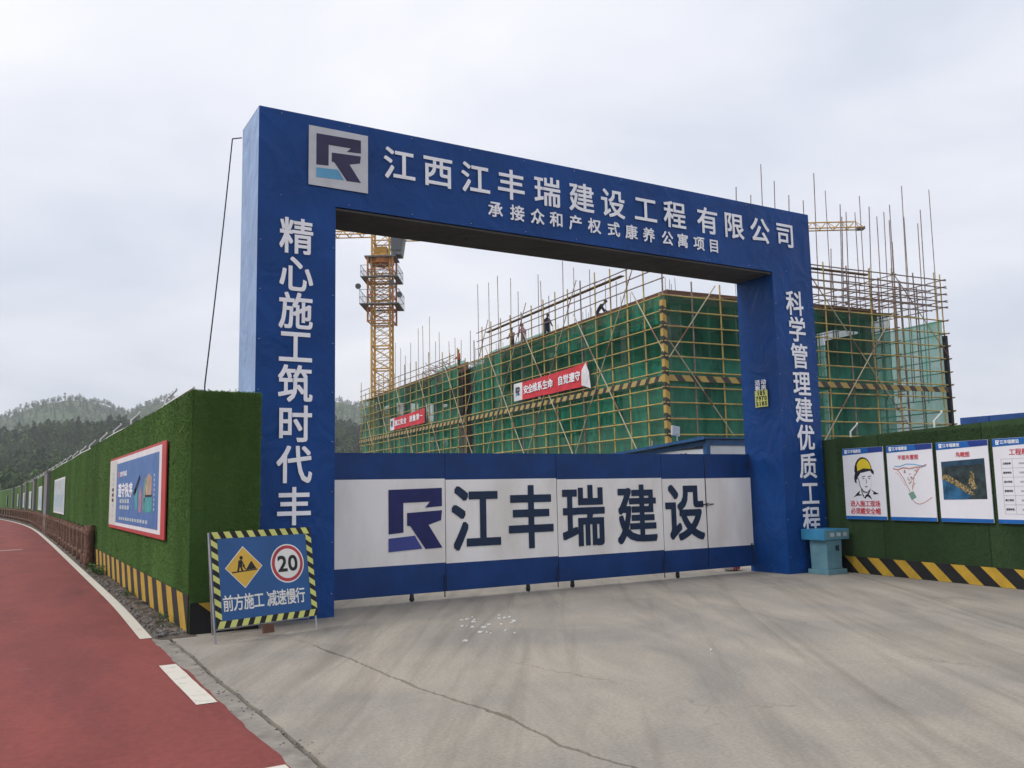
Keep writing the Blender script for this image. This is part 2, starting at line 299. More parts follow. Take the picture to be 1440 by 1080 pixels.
# ================================================================== SETTING
def concrete_mat():
    m = bpy.data.materials.new('apron_concrete'); m.use_nodes = True; t = m.node_tree; b = t.nodes['Principled BSDF']; b.inputs['Roughness'].default_value = .85; b.inputs['Specular IOR Level'].default_value = .25
    g = nn(t, 'ShaderNodeNewGeometry')
    def ns(scale, det, st=None, rot=(0, 0, 0), dist=0, rough=.6):
        n = nn(t, 'ShaderNodeTexNoise'); n.inputs['Scale'].default_value = scale; n.inputs['Detail'].default_value = det; n.inputs['Distortion'].default_value = dist; n.inputs['Roughness'].default_value = rough
        src = g.outputs['Position']
        if st:
            r0 = nn(t, 'ShaderNodeMapping', vector_type='TEXTURE'); r0.inputs['Rotation'].default_value = rot; t.links.new(src, r0.inputs[0])
            mp = nn(t, 'ShaderNodeMapping'); mp.inputs['Scale'].default_value = st; t.links.new(r0.outputs[0], mp.inputs[0]); src = mp.outputs[0]
        t.links.new(src, n.inputs['Vector']); return n
    def ramp(n, a, ca, bb, cb):
        r = nn(t, 'ShaderNodeValToRGB'); r.color_ramp.elements[0].position = a; r.color_ramp.elements[0].color = (*ca, 1); r.color_ramp.elements[1].position = bb; r.color_ramp.elements[1].color = (*cb, 1); t.links.new(n.outputs[0], r.inputs[0]); return r
    big = ramp(ns(.42, 6, dist=.8), .34, (.315, .288, .250), .66, (.425, .375, .310))
    streak = ramp(ns(1.3, 7, (1.0, .16, 1), (0, 0, R(-24)), .9, .7), .30, (.74, .76, .78), .62, (1, 1, 1))
    dust = ramp(ns(1.0, 8, (1.0, .3, 1), (0, 0, R(-60)), 1.2, .7), .52, (1, 1, 1), .78, (1.14, 1.11, 1.06))
    fine = ramp(ns(34, 8, rough=.8), .32, (.72, .72, .72), .66, (1.12, 1.12, 1.11))
    spots = ramp(ns(3.2, 9, rough=.8), .60, (1, 1, 1), .78, (.72, .71, .70))
    prev = big
    vo = nn(t, 'ShaderNodeTexVoronoi', feature='DISTANCE_TO_EDGE'); vo.inputs['Scale'].default_value = .34; wn = ns(1.1, 6, rough=.7); ad = nn(t, 'ShaderNodeVectorMath', operation='MULTIPLY_ADD'); ad.inputs[1].default_value = (.9, .9, 0); t.links.new(wn.outputs[1], ad.inputs[0]); t.links.new(g.outputs['Position'], ad.inputs[2]); t.links.new(ad.outputs[0], vo.inputs['Vector'])
    hair = nn(t, 'ShaderNodeValToRGB'); hair.color_ramp.elements[0].position = .0; hair.color_ramp.elements[0].color = (.68, .66, .63, 1); hair.color_ramp.elements[1].position = .006; hair.color_ramp.elements[1].color = (1, 1, 1, 1); t.links.new(vo.outputs['Distance'], hair.inputs[0])
    hm_ = nn(t, 'ShaderNodeMixRGB'); hm_.inputs[2].default_value = (1, 1, 1, 1); msk = ramp(ns(.5, 4), .36, (0, 0, 0), .46, (1, 1, 1)); t.links.new(msk.outputs[0], hm_.inputs[0]); t.links.new(hair.outputs[0], hm_.inputs[1])
    track = ramp(ns(2.6, 5, (1.0, .05, 1), (0, 0, R(-34)), 1.1, .6), .50, (1, 1, 1), .70, (.78, .77, .76))
    for x in (streak, dust, fine, spots, hm_, track):
        mm = nn(t, 'ShaderNodeMixRGB', blend_type='MULTIPLY'); mm.inputs[0].default_value = 1; t.links.new(prev.outputs[0], mm.inputs[1]); t.links.new(x.outputs[0], mm.inputs[2]); prev = mm
    t.links.new(prev.outputs[0], b.inputs['Base Color'])
    bp = nn(t, 'ShaderNodeBump'); bp.inputs['Strength'].default_value = .35; bp.inputs['Distance'].default_value = .012; t.links.new(ns(18, 8, rough=.7).outputs[0], bp.inputs['Height']); t.links.new(bp.outputs[0], b.inputs['Normal'])
    MATS['apron_concrete'] = m
concrete_mat()
mat('soil', (.13, .105, .085), .95, .35, 6, .6, 25); mat('earth', (.10, .095, .06), .95, .35, .2, .3, 5)
mat('red_path', (.262, .062, .052), .8, col2=(.185, .045, .040), vs=1.1, bump=.25, bs=160, spec=.3, stretch=((1, .35, 1),), thr=(.3, .6))
mat('kerb', (.32, .29, .25), .85, col2=(.17, .15, .13), vs=5, bump=.4, bs=30)
mat('line_white', (.62, .58, .50), .7, col2=(.40, .36, .31), vs=9, thr=(.25, .45))

g = MB().add([(-1600, -1200, -.07), (1600, -1200, -.07), (1600, 1600, -.07), (-1600, 1600, -.07)], [(0, 1, 2, 3)]).build('ground', 'earth'); tag(g, kind='structure')
LY = np.array([-10, 10.9, 13, 17, 25, 35, 48, 56, 63, 70, 78, 86, 95, 105, 120, 140.]); LX = np.array([1.47, 1.47, 1.57, 1.59, 1.62, 1.655, 1.66, 1.58, 1.38, 1.08, .60, .0, -.80, -1.9, -4.0, -8.])
_yy = np.linspace(-10, 140, 601); _xx = np.interp(_yy, LY, LX)
for _ in range(3): _xx = np.convolve(np.pad(_xx, 6, 'edge'), np.ones(13) / 13, 'valid')
def line_x(y): return float(np.interp(y, _yy, _xx))
def strip(name, m, ys, xl, xr, z, kind='structure', parent=None, zl=None):
    V = []; F = []
    for i, y in enumerate(ys): V += [(xl(y), y, z), (xr(y), y, z)]
    for i in range(len(ys) - 1): F.append((2 * i, 2 * i + 1, 2 * i + 3, 2 * i + 2))
    o = raw(name, V, F, m, parent); tag(o, kind=kind); return o
def jag(y, s, amp, k=1.0): return noise.noise(Vector((s, y * 1.3 * k, .5))) * amp + noise.noise(Vector((s + 9, y * 5 * k, .5))) * amp * .45
ys = np.concatenate([np.arange(-6, 16, .05), np.arange(16, 140, 1.0)])
def path_mat():
    m = MATS['red_path']; t = m.node_tree; b = t.nodes['Principled BSDF']; old = b.inputs['Base Color'].links[0].from_socket; g = nn(t, 'ShaderNodeNewGeometry')
    def ns(sc_, lo, ca, hi, cb, det=5, st=(1, 1, 1)):
        mp = nn(t, 'ShaderNodeMapping'); mp.inputs['Scale'].default_value = st; t.links.new(g.outputs['Position'], mp.inputs[0]); n = nn(t, 'ShaderNodeTexNoise'); n.inputs['Scale'].default_value = sc_; n.inputs['Detail'].default_value = det; n.inputs['Roughness'].default_value = .7; t.links.new(mp.outputs[0], n.inputs['Vector'])
        r = nn(t, 'ShaderNodeValToRGB'); r.color_ramp.elements[0].position = lo; r.color_ramp.elements[0].color = (*ca, 1); r.color_ramp.elements[1].position = hi; r.color_ramp.elements[1].color = (*cb, 1); t.links.new(n.outputs[0], r.inputs[0]); return r
    for r in (ns(120, .3, (.62, .62, .62), .7, (1.3, 1.28, 1.25)), ns(14, .35, (.85, .85, .85), .65, (1.08, 1.08, 1.08)), ns(.7, .3, (.80, .82, .88), .6, (1.04, 1.02, 1.0), 6, (1, .3, 1))):
        mm = nn(t, 'ShaderNodeMixRGB', blend_type='MULTIPLY'); mm.inputs[0].default_value = 1; t.links.new(old, mm.inputs[1]); t.links.new(r.outputs[0], mm.inputs[2]); old = mm.outputs[0]
    du = ns(1.6, .60, (0, 0, 0), .80, (.42, .42, .42), 9); mm = nn(t, 'ShaderNodeMixRGB'); t.links.new(du.outputs[0], mm.inputs[0]); t.links.new(old, mm.inputs[1]); mm.inputs[2].default_value = (.30, .20, .17, 1); t.links.new(mm.outputs[0], b.inputs['Base Color'])
path_mat()
strip('cycle_path', 'red_path', ys, lambda y: line_x(y) - 5.6 - (0 if y < 50 else 0), lambda y: (1.55 + jag(y, 3, .035)) if y < 10.9 else line_x(y) + .06, 0)
strip('path_edge_line', 'line_white', np.concatenate([np.arange(10.95, 16, .1), np.arange(16, 138, 1.0)]), lambda y: line_x(y) - .065, lambda y: line_x(y) + .065, .004)
for a, b_ in ((7.28, 9.13), (3.5, 5.40)):
    strip('path_dash', 'line_white', np.arange(a, b_ + .01, .05), lambda y: 1.37 + jag(y, 5, .004), lambda y: 1.53 + jag(y, 6, .012), .004)
MB().add([(-.8, 32.2, .004), (.68, 32.55, .004), (.68, 32.72, .004), (-.8, 32.37, .004)], [(0, 1, 2, 3)]).build('path_cross_mark', 'line_white'); tag(bpy.data.objects['path_cross_mark'], kind='structure')
strip('kerb_strip', 'kerb', np.arange(-6, 11.4, .05), lambda y: 1.55 + jag(y, 3, .035), lambda y: 1.70 + jag(y, 11, .02), -.003)
strip('verge', 'soil', np.arange(10.9, 130, .25), lambda y: line_x(y) + .06, lambda y: wall_x(y) + .06, .0) if False else None
def wall_x(y): return 1.95 if y < 55 else 1.95 - 2.0 * ((y - 55) / 95) ** 2
def verge():
    V = []; F = []; ys_ = np.concatenate([np.arange(10.7, 26, .06), np.arange(26, 140, .8)]); n = 7
    for y in ys_:
        a, b_ = line_x(y) + .055, wall_x(y) + .08
        if y < 11: a += .10 * (11 - y) / .3
        for j in range(n):
            x = a + (b_ - a) * j / (n - 1); e = min(1, 3 * min(j / (n - 1), 1 - j / (n - 1)) + .0)
            V.append((x, y, .0 + (.035 + .05 * noise.noise(Vector((x * 6, y * 6, 1))) + .03 * noise.noise(Vector((x * 17, y * 17, 4)))) * e * min(1, max(0, (y - 10.7) / .3)) - (.012 if y < 10.72 else 0)))
    for i in range(len(ys_) - 1):
        for j in range(n - 1): k = i * n + j; F.append((k, k + 1, k + n + 1, k + n))
    tag(raw('verge', V, F, 'soil'), kind='structure')
verge()
# concrete apron, cast in two bays with a worn crack between them
def crack(y): return float(np.interp(y, [-6, 4.2, 4.8, 5.1, 5.5, 6.3, 7, 8.5, 9.5, 14], [3.3, 3.24, 3.10, 3.11, 3.14, 3.09, 3.05, 2.95, 2.91, 2.8])) + jag(y, 21, .05) + .02 * noise.noise(Vector((4, y * 14, 2)))
def gap(y): return .004 + (.024 + .06 * max(0, noise.noise(Vector((2, y * 2.2, 7)))) if y < 9.4 else 0)
def slab(name, ys_, xl, xr, m):
    V = []; F = []
    for y in ys_: a, b_ = xl(y), xr(y); V += [(a, y, -.06), (a, y, 0), (b_, y, 0), (b_, y, -.06)]
    for i in range(len(ys_) - 1):
        k = 4 * i
        for j in range(3): F.append((k + j, k + j + 4, k + j + 5, k + j + 1))
    tag(raw(name, V, F, m), kind='structure')
ysl = np.arange(-6, 14.01, .04)
slab('concrete_apron', ysl, lambda y: (1.725 + jag(y, 11, .02) + .012 * (1 + noise.noise(Vector((1, y * 3, 2))))) if y < 10.88 else 2.0, lambda y: crack(y), 'apron_concrete')
slab('concrete_apron', ysl, lambda y: crack(y) + gap(y), lambda y: 26, 'apron_concrete')
def gravel():
    ico = bmesh.new(); bmesh.ops.create_icosphere(ico, subdivisions=1, radius=1); bv = np.array([v.co[:] for v in ico.verts]); bf = np.array([[v.index for v in f.verts] for f in ico.faces]); ico.free()
    V = []; F = []; n = 0
    for i in range(900):
        if i < 700: y = 10.9 + rng.random() ** 1.7 * 14; x = line_x(y) + .07 + rng.random() * (1.93 - line_x(y) - .07); r = .008 + .022 * rng.random() ** 2; z = .03
        else: y = -1 + rng.random() * 11.5; x = 1.70 + rng.normal() * .05; r = .004 + .007 * rng.random(); z = .0
        s = np.array([r * (.7 + .6 * rng.random()), r * (.7 + .6 * rng.random()), r * .7]); V.append(bv * s * (1 + .2 * rng.normal(size=(len(bv), 1))) + [x, y, z]); F.append(bf + n); n += len(bv)
    tag(raw('gravel', np.concatenate(V), np.concatenate(F), 'stone'), 'loose grey gravel along the verge below the hedge wall', 'gravel', kind='stuff')
gravel()

# ------------------------------------------------------------------ wooded hills
FAR = [(-500, 640), (-200, 600), (-60, 590), (0, 586), (20, 580), (60, 566), (110, 559), (150, 566), (178, 580), (200, 570), (245, 556), (330, 552), (420, 553), (470, 561), (500, 566), (540, 576), (640, 600), (800, 635), (1000, 668)]
NEAR = [(-500, 640), (-200, 622), (0, 606), (40, 600), (85, 590), (130, 597), (165, 585), (200, 584), (260, 592), (330, 596), (420, 586), (470, 588), (500, 594), (540, 602), (640, 628), (800, 660), (1000, 684)]
AZ = lambda p: math.atan2(ray(p, 690).x, ray(p, 690).y)
def prof(P, rr):
    a = []; h = []
    for px, py in P:
        d = ray(px, py); a.append(math.atan2(d.x, d.y)); h.append(1.6 + rr * d.z / math.hypot(d.x, d.y))
    return np.array(a), np.array(h)
aF, hF = prof(FAR, 1150); aN, hN = prof(NEAR, 560)
def sm(t): t = np.clip(t, 0, 1); return t * t * (3 - 2 * t)
def hill(az, r):
    a = np.interp(az, aN, hN - 11) * np.where(r < 560, sm((r - 210) / 350), 1 - .75 * sm((r - 560) / 260)); b_ = np.interp(az, aF, hF - 6) * np.where(r < 1150, sm((r - 620) / 530), 1 - sm((r - 1150) / 300))
    return np.maximum(np.maximum(a, b_), -1.0)
def bumps(x, y): return 5 * noise.noise(Vector((x * .012, y * .012, 0))) + 3 * noise.noise(Vector((x * .035, y * .035, 3)))
def hills():
    na, nr = 170, 70; az = np.linspace(AZ(-480), AZ(1000), na); rs = np.linspace(205, 1440, nr); V = []; F = []
    for a in az:
        for r in rs:
            h = float(hill(a, r)); x, y = r * math.sin(a), r * math.cos(a); V.append((x, y, -.3 + h + bumps(x, y) * min(1, max(0, h) / 14)))
    for i in range(na - 1):
        for j in range(nr - 1): k = i * nr + j; F.append((k, k + 1, k + nr + 1, k + nr))
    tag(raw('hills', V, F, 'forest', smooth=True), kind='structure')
    # woodland covering them: each crown a cloud of leaf clumps round a short trunk
    protos = []
    for q in range(6):
        n = 130; con = q == 0; pv = []; 
        for i in range(n):
            t = rng.random(); z = 1.5 + 7.5 * t if con else 2.5 + 6 * t; rad = (3.0 * (1 - t) + .3) if con else 3.1 * math.sqrt(max(.02, 1 - (2 * t - .9) ** 2)) * (.7 + .3 * math.sin(q + 5 * t))
            an = rng.random() * 6.283; rr = rad * math.sqrt(rng.random()) ; c = np.array([rr * math.cos(an), rr * math.sin(an), z]); s = .55 + .5 * rng.random()
            d1, d2 = rng.normal(size=3), rng.normal(size=3); d1 /= np.linalg.norm(d1); d2 /= np.linalg.norm(d2); pv += [c + d1 * s, c + d2 * s, c - (d1 + d2) * s * .6]
        pv += [np.array(p) for p in ((.2, 0, 0), (-.1, .2, 0), (0, 0, 5), (-.1, -.2, 0), (.2, 0, 0), (0, 0, 5))]
        protos.append(np.array(pv))
    V = []; cnt = 0
    a0, a1 = AZ(-220), AZ(700)
    for i in range(9500):
        near = i < 5900; a = a0 + (a1 - a0) * rng.random(); r = (215 + 370 * rng.random() ** .8) if near else (800 + 370 * rng.random())
        h = float(hill(a, r))
        x, y = r * math.sin(a), r * math.cos(a); z = -.5 + h + bumps(x, y) * min(1, max(0, h) / 14)
        s = (.5 + .42 * rng.random()) * (1 if near else .95); th = rng.random() * 6.28; ct, st = math.cos(th), math.sin(th); p = protos[rng.integers(6)]
        if not near: p = p[:3 * 60]
        V.append(np.stack([(p[:, 0] * ct - p[:, 1] * st) * s + x, (p[:, 0] * st + p[:, 1] * ct) * s + y, p[:, 2] * s * (.8 + .5 * rng.random()) + z], 1))
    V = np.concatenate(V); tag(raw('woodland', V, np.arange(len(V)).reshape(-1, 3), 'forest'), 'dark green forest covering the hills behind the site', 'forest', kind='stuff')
hills()

# ================================================================== HOARDING WALLS
def turf(F, w_, h_, dens, m, parent, b0=0.0, falloff=None, ln=.022):
    n = int(w_ * (h_ - b0) * dens); a = rng.random(n) * w_
    if falloff: a = w_ * rng.random(n) ** falloff
    b_ = b0 + rng.random(n) * (h_ - b0); O = np.array(F(0, 0, 0)); ex = np.array(F(1, 0, 0)) - O; ey = np.array(F(0, 1, 0)) - O; en = np.array(F(0, 0, 1)) - O
    P = O + a[:, None] * ex + b_[:, None] * ey; s = 1 + .25 * (a / w_)[:, None] * 2
    d = en * (ln * (.7 + .6 * rng.random((n, 1)))) + ex * rng.normal(size=(n, 1)) * .012 - ey * (.006 + .014 * rng.random((n, 1)))
    wv = (ex * rng.normal(size=(n, 1)) + ey * rng.normal(size=(n, 1)) * .4) * .006 * s
    V = np.stack([P - wv, P + wv, P + d * s], 1).reshape(-1, 3); o = raw('turf', V, np.arange(3 * n).reshape(-1, 3), m, parent); tag(o, kind='stuff'); return o
def hazard(F, a0, a1, h, period, wd, lean, parent, c=.012, mk='hazard_yellow'):
    """black base board with slanted yellow stripes, each its own piece"""
    MB().fbox(F, a0, a1, .0, h, .0, c).build('base_board', 'hazard_black', parent)
    a = a0 - lean + .02
    while a < a1:
        pts = [(a + lean, 0.004), (a + lean + wd, 0.004), (a + wd, h - .004), (a, h - .004)]
        pts = [(min(max(x, a0 + .004), a1 - .004), y) for x, y in pts]
        if max(x for x, _ in pts) - min(x for x, _ in pts) > .05: MB().poly(F, pts, c, c + .003).build('stripe', mk, parent)
        a += period * (1 + .05 * random.uniform(-1, 1))
HL = thing('hoarding_wall', (2.3, 11.0, 0), 'long green artificial turf wall beside the red path', 'wall', 'turf covered site walls')
def left_wall():
    Y = np.concatenate([np.arange(10.92, 55, 4.4), np.arange(58, 171, 4.0)]); V = []; F = []
    for y in Y: x = wall_x(y); V += [(x, y, 0), (x + .14, y, 0), (x + .14, y, 2.86), (x, y, 2.86)]
    for i in range(len(Y) - 1):
        k = 4 * i
        for j in range(4): F.append((k + j, k + (j + 1) % 4, k + 4 + (j + 1) % 4, k + 4 + j))
    F += [(0, 1, 2, 3), tuple(4 * (len(Y) - 1) + j for j in (3, 2, 1, 0))]
    raw('wall_body', V, F, 'turf_left', HL)
    MB().box(2.092, 2.755, 10.922, 11.06, 0, 2.855).build('end_return', 'turf_left', HL)
    Fs = frame((1.95, 10.92, 0), (0, 1, 0), (0, 0, 1), (-1, 0, 0)); Fr = frame((1.95, 10.92, 0), (1, 0, 0), (0, 0, 1), (0, -1, 0))
    turf(Fs, 44, 2.87, 1500, 'turf_left', HL, .44, 1.9, .012); turf(Fr, .80, 2.87, 9000, 'turf_left', HL, .3, None, .014)
    Ft = frame((1.95, 10.92, 2.86), (0, 1, 0), (1, 0, 0), (0, 0, 1)); turf(Ft, 14, .13, 6000, 'turf_left', HL)
    hazard(Fs, .0, 12.3, .45, .84, .40, -.34, HL); 
    MB().box(1.962, 2.755, 10.905, 10.92, 0, .36).build('base_board', 'hazard_black', HL)
    MB().poly(Fr, [(.10, .355), (.75, .355), (.75, .05), (.52, .02)], .0155, .019).build('stripe', 'hazard_yellow', HL)
    pts = [Vector((wall_x(y) + .05, y, 2.9 + .02 * math.sin(y * .7))) for y in np.arange(11.2, 168, 1.6)]
    MB().tube(pts, .018, 5).build('top_rail', 'white_paint', HL)
left_wall()
# mist pipe brackets on the wall top
def bracket(x, y, z, out, label, group, hz=.20, arm=.22, lift=.20, mk='white_paint'):
    o = thing('wall_bracket', (x, y, z), label, 'bracket', group); p0 = Vector((x, y, z)); p1 = p0 + Vector((0, 0, hz)); p2 = p1 + Vector(out) * arm + Vector((0, 0, lift))
    MB().bar(p0, p1 + Vector((0, 0, .01)), .016, 6).build('post', mk, o); MB().bar(p1, p2, .014, 6).build('arm', mk, o)
    MB().bar(p2, p2 + Vector((0, 0, .035)), .02, 6, .012).build('nozzle', 'white_paint', o); return o
ORD = 'first second third fourth fifth sixth seventh eighth ninth'.split()
BY = [13.5, 17.4, 20.3, 23.2, 26.2, 29.3, 32.4, 35.6, 38.8, 42, 45.3, 48.6, 52, 55.5, 59, 63, 67, 72, 77, 83, 90]
for i, y in enumerate(BY):
    lab = ['bent white pipe bracket nearest the blue arch on green wall top', 'second bent white bracket from the arch on green wall top', 'third bent white bracket from the arch on green wall top'][i] if i < 3 else (ORD[i] + ' bent white bracket from the arch on green wall top' if i < 9 else 'tiny bent white pipe bracket far along the green wall top')
    bracket(wall_x(y) + .07, y, 2.86, (.75, -.6, 0), lab, 'white brackets along the left wall top', .14, .17, .13)

# rustic branch fence between path and wall
def log_fence():
    ft = thing('branch_fence', (1.8, 22.6, 0), 'rustic brown branch fence along the red path edge', 'fence')
    fx = lambda y: (line_x(y) + .20) if y < 50 else min(line_x(y) + .20 + max(0, y - 50) * .012, wall_x(y) - .1)
    def log(p, q, r, seed, n=7, k=6):
        p, q = Vector(p), Vector(q); d = (q - p); u = d.normalized(); a = u.orthogonal().normalized(); b_ = u.cross(a); V = []; F = []
        for i in range(k):
            t = i / (k - 1); c = p + d * t
            for j in range(n):
                th = 2 * math.pi * j / n; rr = r * (1 + .30 * noise.noise(Vector((seed, i * .9, j * .9))) + (.15 if i in (1, k - 2) else 0)); V.append(c + (a * math.cos(th) + b_ * math.sin(th)) * rr)
        for i in range(k - 1):
            for j in range(n): F.append((i * n + j, i * n + (j + 1) % n, (i + 1) * n + (j + 1) % n, (i + 1) * n + j))
        F += [tuple(range(n))[::-1], tuple(range((k - 1) * n, k * n))]; return V, F
    y = 22.5; i = 0
    while y < 112:
        st = 1.5 if y < 60 else 2.4; y2 = y + st; a = Vector((fx(y), y, -.02)); b_ = Vector((fx(y2), y2, -.02)); big = i == 0; up = Vector((0, 0, 1))
        V, F = log(a, a + up * (1.0 if big else .93), .105 if big else .075, i * 3.1, 8); MB().add(V, F).build('post', 'wood_fence', ft, smooth=True)
        for z in (.26, .80):
            V, F = log(a + up * z, b_ + up * (z + .02 * math.sin(i)), .045, i * 5.3 + z * 7); MB().add(V, F).build('rail', 'wood_fence', ft, smooth=True)
        if y < 80:
            for k in range(3):
                t = (k + .5) / 3; c = a.lerp(b_, t); d = (b_ - a).normalized(); sgn = 1 if k % 2 else -1
                V, F = log(c + up * .06 - d * .12 * sgn, c + up * (.92 - .1 * (k % 2)) + d * .14 * sgn, .026, i * 2.3 + k * 11, 6); MB().add(V, F).build('branch', 'wood_fence', ft, smooth=True)
            if y < 48:
                for k in range(3):
                    c = a.lerp(b_, random.random()); d = (b_ - a).normalized(); z0 = random.uniform(.08, .5); V, F = log(c + up * z0, c + up * (z0 + random.uniform(.25, .45)) + d * random.uniform(-.35, .35), .017, i * 1.7 + k * 5, 5, 4); MB().add(V, F).build('twig', 'wood_fence', ft, smooth=True)
        y = y2; i += 1
log_fence()

# posters and piers along the left wall
LF = frame((1.95, 0, 0), (0, -1, 0), (0, 0, 1), (-1, 0, 0))      # a = -y, b = z, c = out from the wall
def big_poster():
    o = thing('poster', (1.94, 16, 1.0), 'large blue poster in red frame on the near turf wall', 'poster', 'posters on the left wall')
    y0, y1, z0, z1 = -19.5, -12.55, 1.02, 2.36; F = lambda a, b, c=0: LF(a, b, c + .026)
    MB().fbox(F, y0, y1, z0, z1, 0, .02).build('frame', 'poster_red', o, .004)
    MB().fbox(F, y0 + .04, y1 - .34, z0 + .06, z1 - .04, .02, .023).build('sheet', 'poster_white', o)
    MB().fbox(F, y0 + .05, y0 + 1.2, z0 + .07, z1 - .06, .023, .025).build('side_strip', 'poster_cream', o)
    MB().fbox(F, y0 + 1.25, y1 - .56, z0 + .12, z1 - .13, .023, .026).build('picture', 'poster_blue', o)
    ex, ey = (0, -1, 0), (0, 0, 1)
    for i, ch in enumerate('遵守秩序'): char(ch, F(y0 + 1.82 + i * .52, 1.72, .028), ex, ey, .52, .26, 'print_white', o, .03)
    for i, ch in enumerate('文明城'): char(ch, F(y0 + 1.95 + i * .33, 2.02, .028), ex, ey, .34, .1, 'print_white', o, .03)
    MB().fbox(F, y0 + 1.5, y0 + 1.72, 1.97, 2.07, .026, .029).build('emblem', 'pink_print', o)
    for r_ in range(2):
        for i in range(4): 
            x = y0 + 1.85 + i * .36; MB().fbox(F, x, x + .26, 1.50 - r_ * .11, 1.57 - r_ * .11, .026, .028).build('text_block', 'poster_pale', o)
    for i in range(12):
        x = y0 + 1.8 + i * .31; MB().fbox(F, x, x + .2, 1.20, 1.25, .026, .028).build('text_block', 'poster_pale', o)
    for i in range(9): MB().fbox(F, y0 + .5, y0 + .8, 1.22 + i * .1, 1.28 + i * .1, .025, .027).build('text_block', 'ink' if i in (3, 4, 5) else 'poster_pale', o)
    for i in range(8): MB().fbox(F, y1 - .98, y1 - .90, 1.4 + i * .07, 1.44 + i * .07, .026, .028).build('text_block', 'poster_pale', o)
    P = lambda pts, m, n: MB().poly(F, [(y0 + a, b) for a, b in pts], .026, .0295).build(n, m, o)
    P([(3.7, 1.66), (3.95, 1.62), (4.55, 1.90), (4.45, 1.95)], 'cloth_navy', 'figure'); P([(3.95, 1.40), (4.25, 1.40), (4.3, 1.72), (3.95, 1.74)], 'teal_print', 'figure'); P([(4.45, 1.36), (4.7, 1.36), (4.75, 1.62), (4.6, 1.78), (4.42, 1.62)], 'pink_print', 'figure')
    P([(4.85, 1.40), (5.0, 1.38), (5.25, 1.85), (5.1, 1.9), (4.9, 1.7)], 'plan_green', 'figure'); P([(5.05, 1.36), (5.85, 1.38), (5.9, 1.6), (5.0, 1.58)], 'teal_print', 'bin'); P([(5.2, 1.62), (5.75, 1.63), (5.78, 1.88), (5.45, 1.95), (5.2, 1.86)], 'skin_print', 'figure'); P([(5.15, 1.60), (5.8, 1.60), (5.8, 1.63), (5.15, 1.63)], 'ink', 'bin_rim')
big_poster()
mat('poster_mist', (.42, .54, .60), .5, .2, 5)
def small_poster(ya, yb, z0, z1, label):
    o = thing('poster', (wall_x(ya) - .01, (ya + yb) / 2, z0), label, 'poster', 'posters on the left wall'); dx = wall_x((ya + yb) / 2) - 1.95
    F = lambda a, b, c=0: LF(a, b, c + .026) + Vector((dx, 0, 0))
    MB().fbox(F, -yb, -ya, z0, z1, 0, .015).build('frame', 'poster_white', o); MB().fbox(F, -yb + .1, -ya - .1, z0 + .06, z1 - .06, .015, .018).build('picture', 'poster_pale', o)
    MB().fbox(F, -yb + .8, -ya - .9, z0 + .25, z0 + .7, .018, .020).build('image_block', 'poster_mist', o)
small_poster(34.2, 41, 1.05, 2.36, 'pale blue poster on turf wall beyond the red framed one'); small_poster(53.5, 58.5, 1.0, 2.3, 'narrow pale poster past the pinkish pier on the turf wall')
for i, (a, b_) in enumerate(((70, 75), (83, 88), (97, 102), (126, 133))): small_poster(a, b_, .95, 2.15, ORD[i + 2] + ' pale poster from the red framed one, tiny, far along turf wall')
for i, (y, wd, lab) in enumerate(((47, 3.0, 'pinkish grey pier standing out of the turf wall'), (64, 2.6, 'grey pier between pale posters on the turf wall'), (79, 2, 'slim far grey pier on the turf wall'), (91, 2, 'slim far grey pier on the turf wall'), (112, 5, 'broad grey pier at the far end of the turf wall'))):
    x = wall_x(y); p = thing('wall_pier', (x, y, 0), lab, 'pier', 'piers along the left wall'); MB().box(x - .14, x + .02, y - wd / 2, y + wd / 2, 0, 2.80).build('shaft', 'pier', p); MB().box(x - .17, x + .05, y - wd / 2 - .06, y + wd / 2 + .06, 2.80, 2.9).build('cap', 'pier', p)

# right hoarding
W0 = Vector((13.30, 11.0, 0)); WT = Vector((-0.100931, -0.994893, 0)); WN = Vector((WT.y, -WT.x, 0))
RF = frame(W0, WT, (0, 0, 1), WN)                # a along wall towards camera side, b up, c out
HR = thing('hoarding_wall', W0 + WT * 3, 'dark green turf wall behind the row of notice boards', 'wall', 'turf covered site walls')
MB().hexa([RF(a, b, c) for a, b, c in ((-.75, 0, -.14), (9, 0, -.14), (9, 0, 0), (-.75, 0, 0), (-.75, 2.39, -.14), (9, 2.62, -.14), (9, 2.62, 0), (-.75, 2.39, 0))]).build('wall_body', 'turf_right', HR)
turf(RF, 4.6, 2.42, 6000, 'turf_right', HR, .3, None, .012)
hazard(RF, -.2, 8, .29, .545, .25, .32, HR)
for a, lab in ((.32, 'bent white pipe bracket on right wall top beside the blue pillar'), (2.12, 'bent white bracket on right wall top above the notice boards')):
    P = RF(a, 2.40 + .03 * a, -.06); bracket(P.x, P.y, P.z, (.35, -.5, 0), lab, 'white brackets on the right wall top', .11, .2, .13)

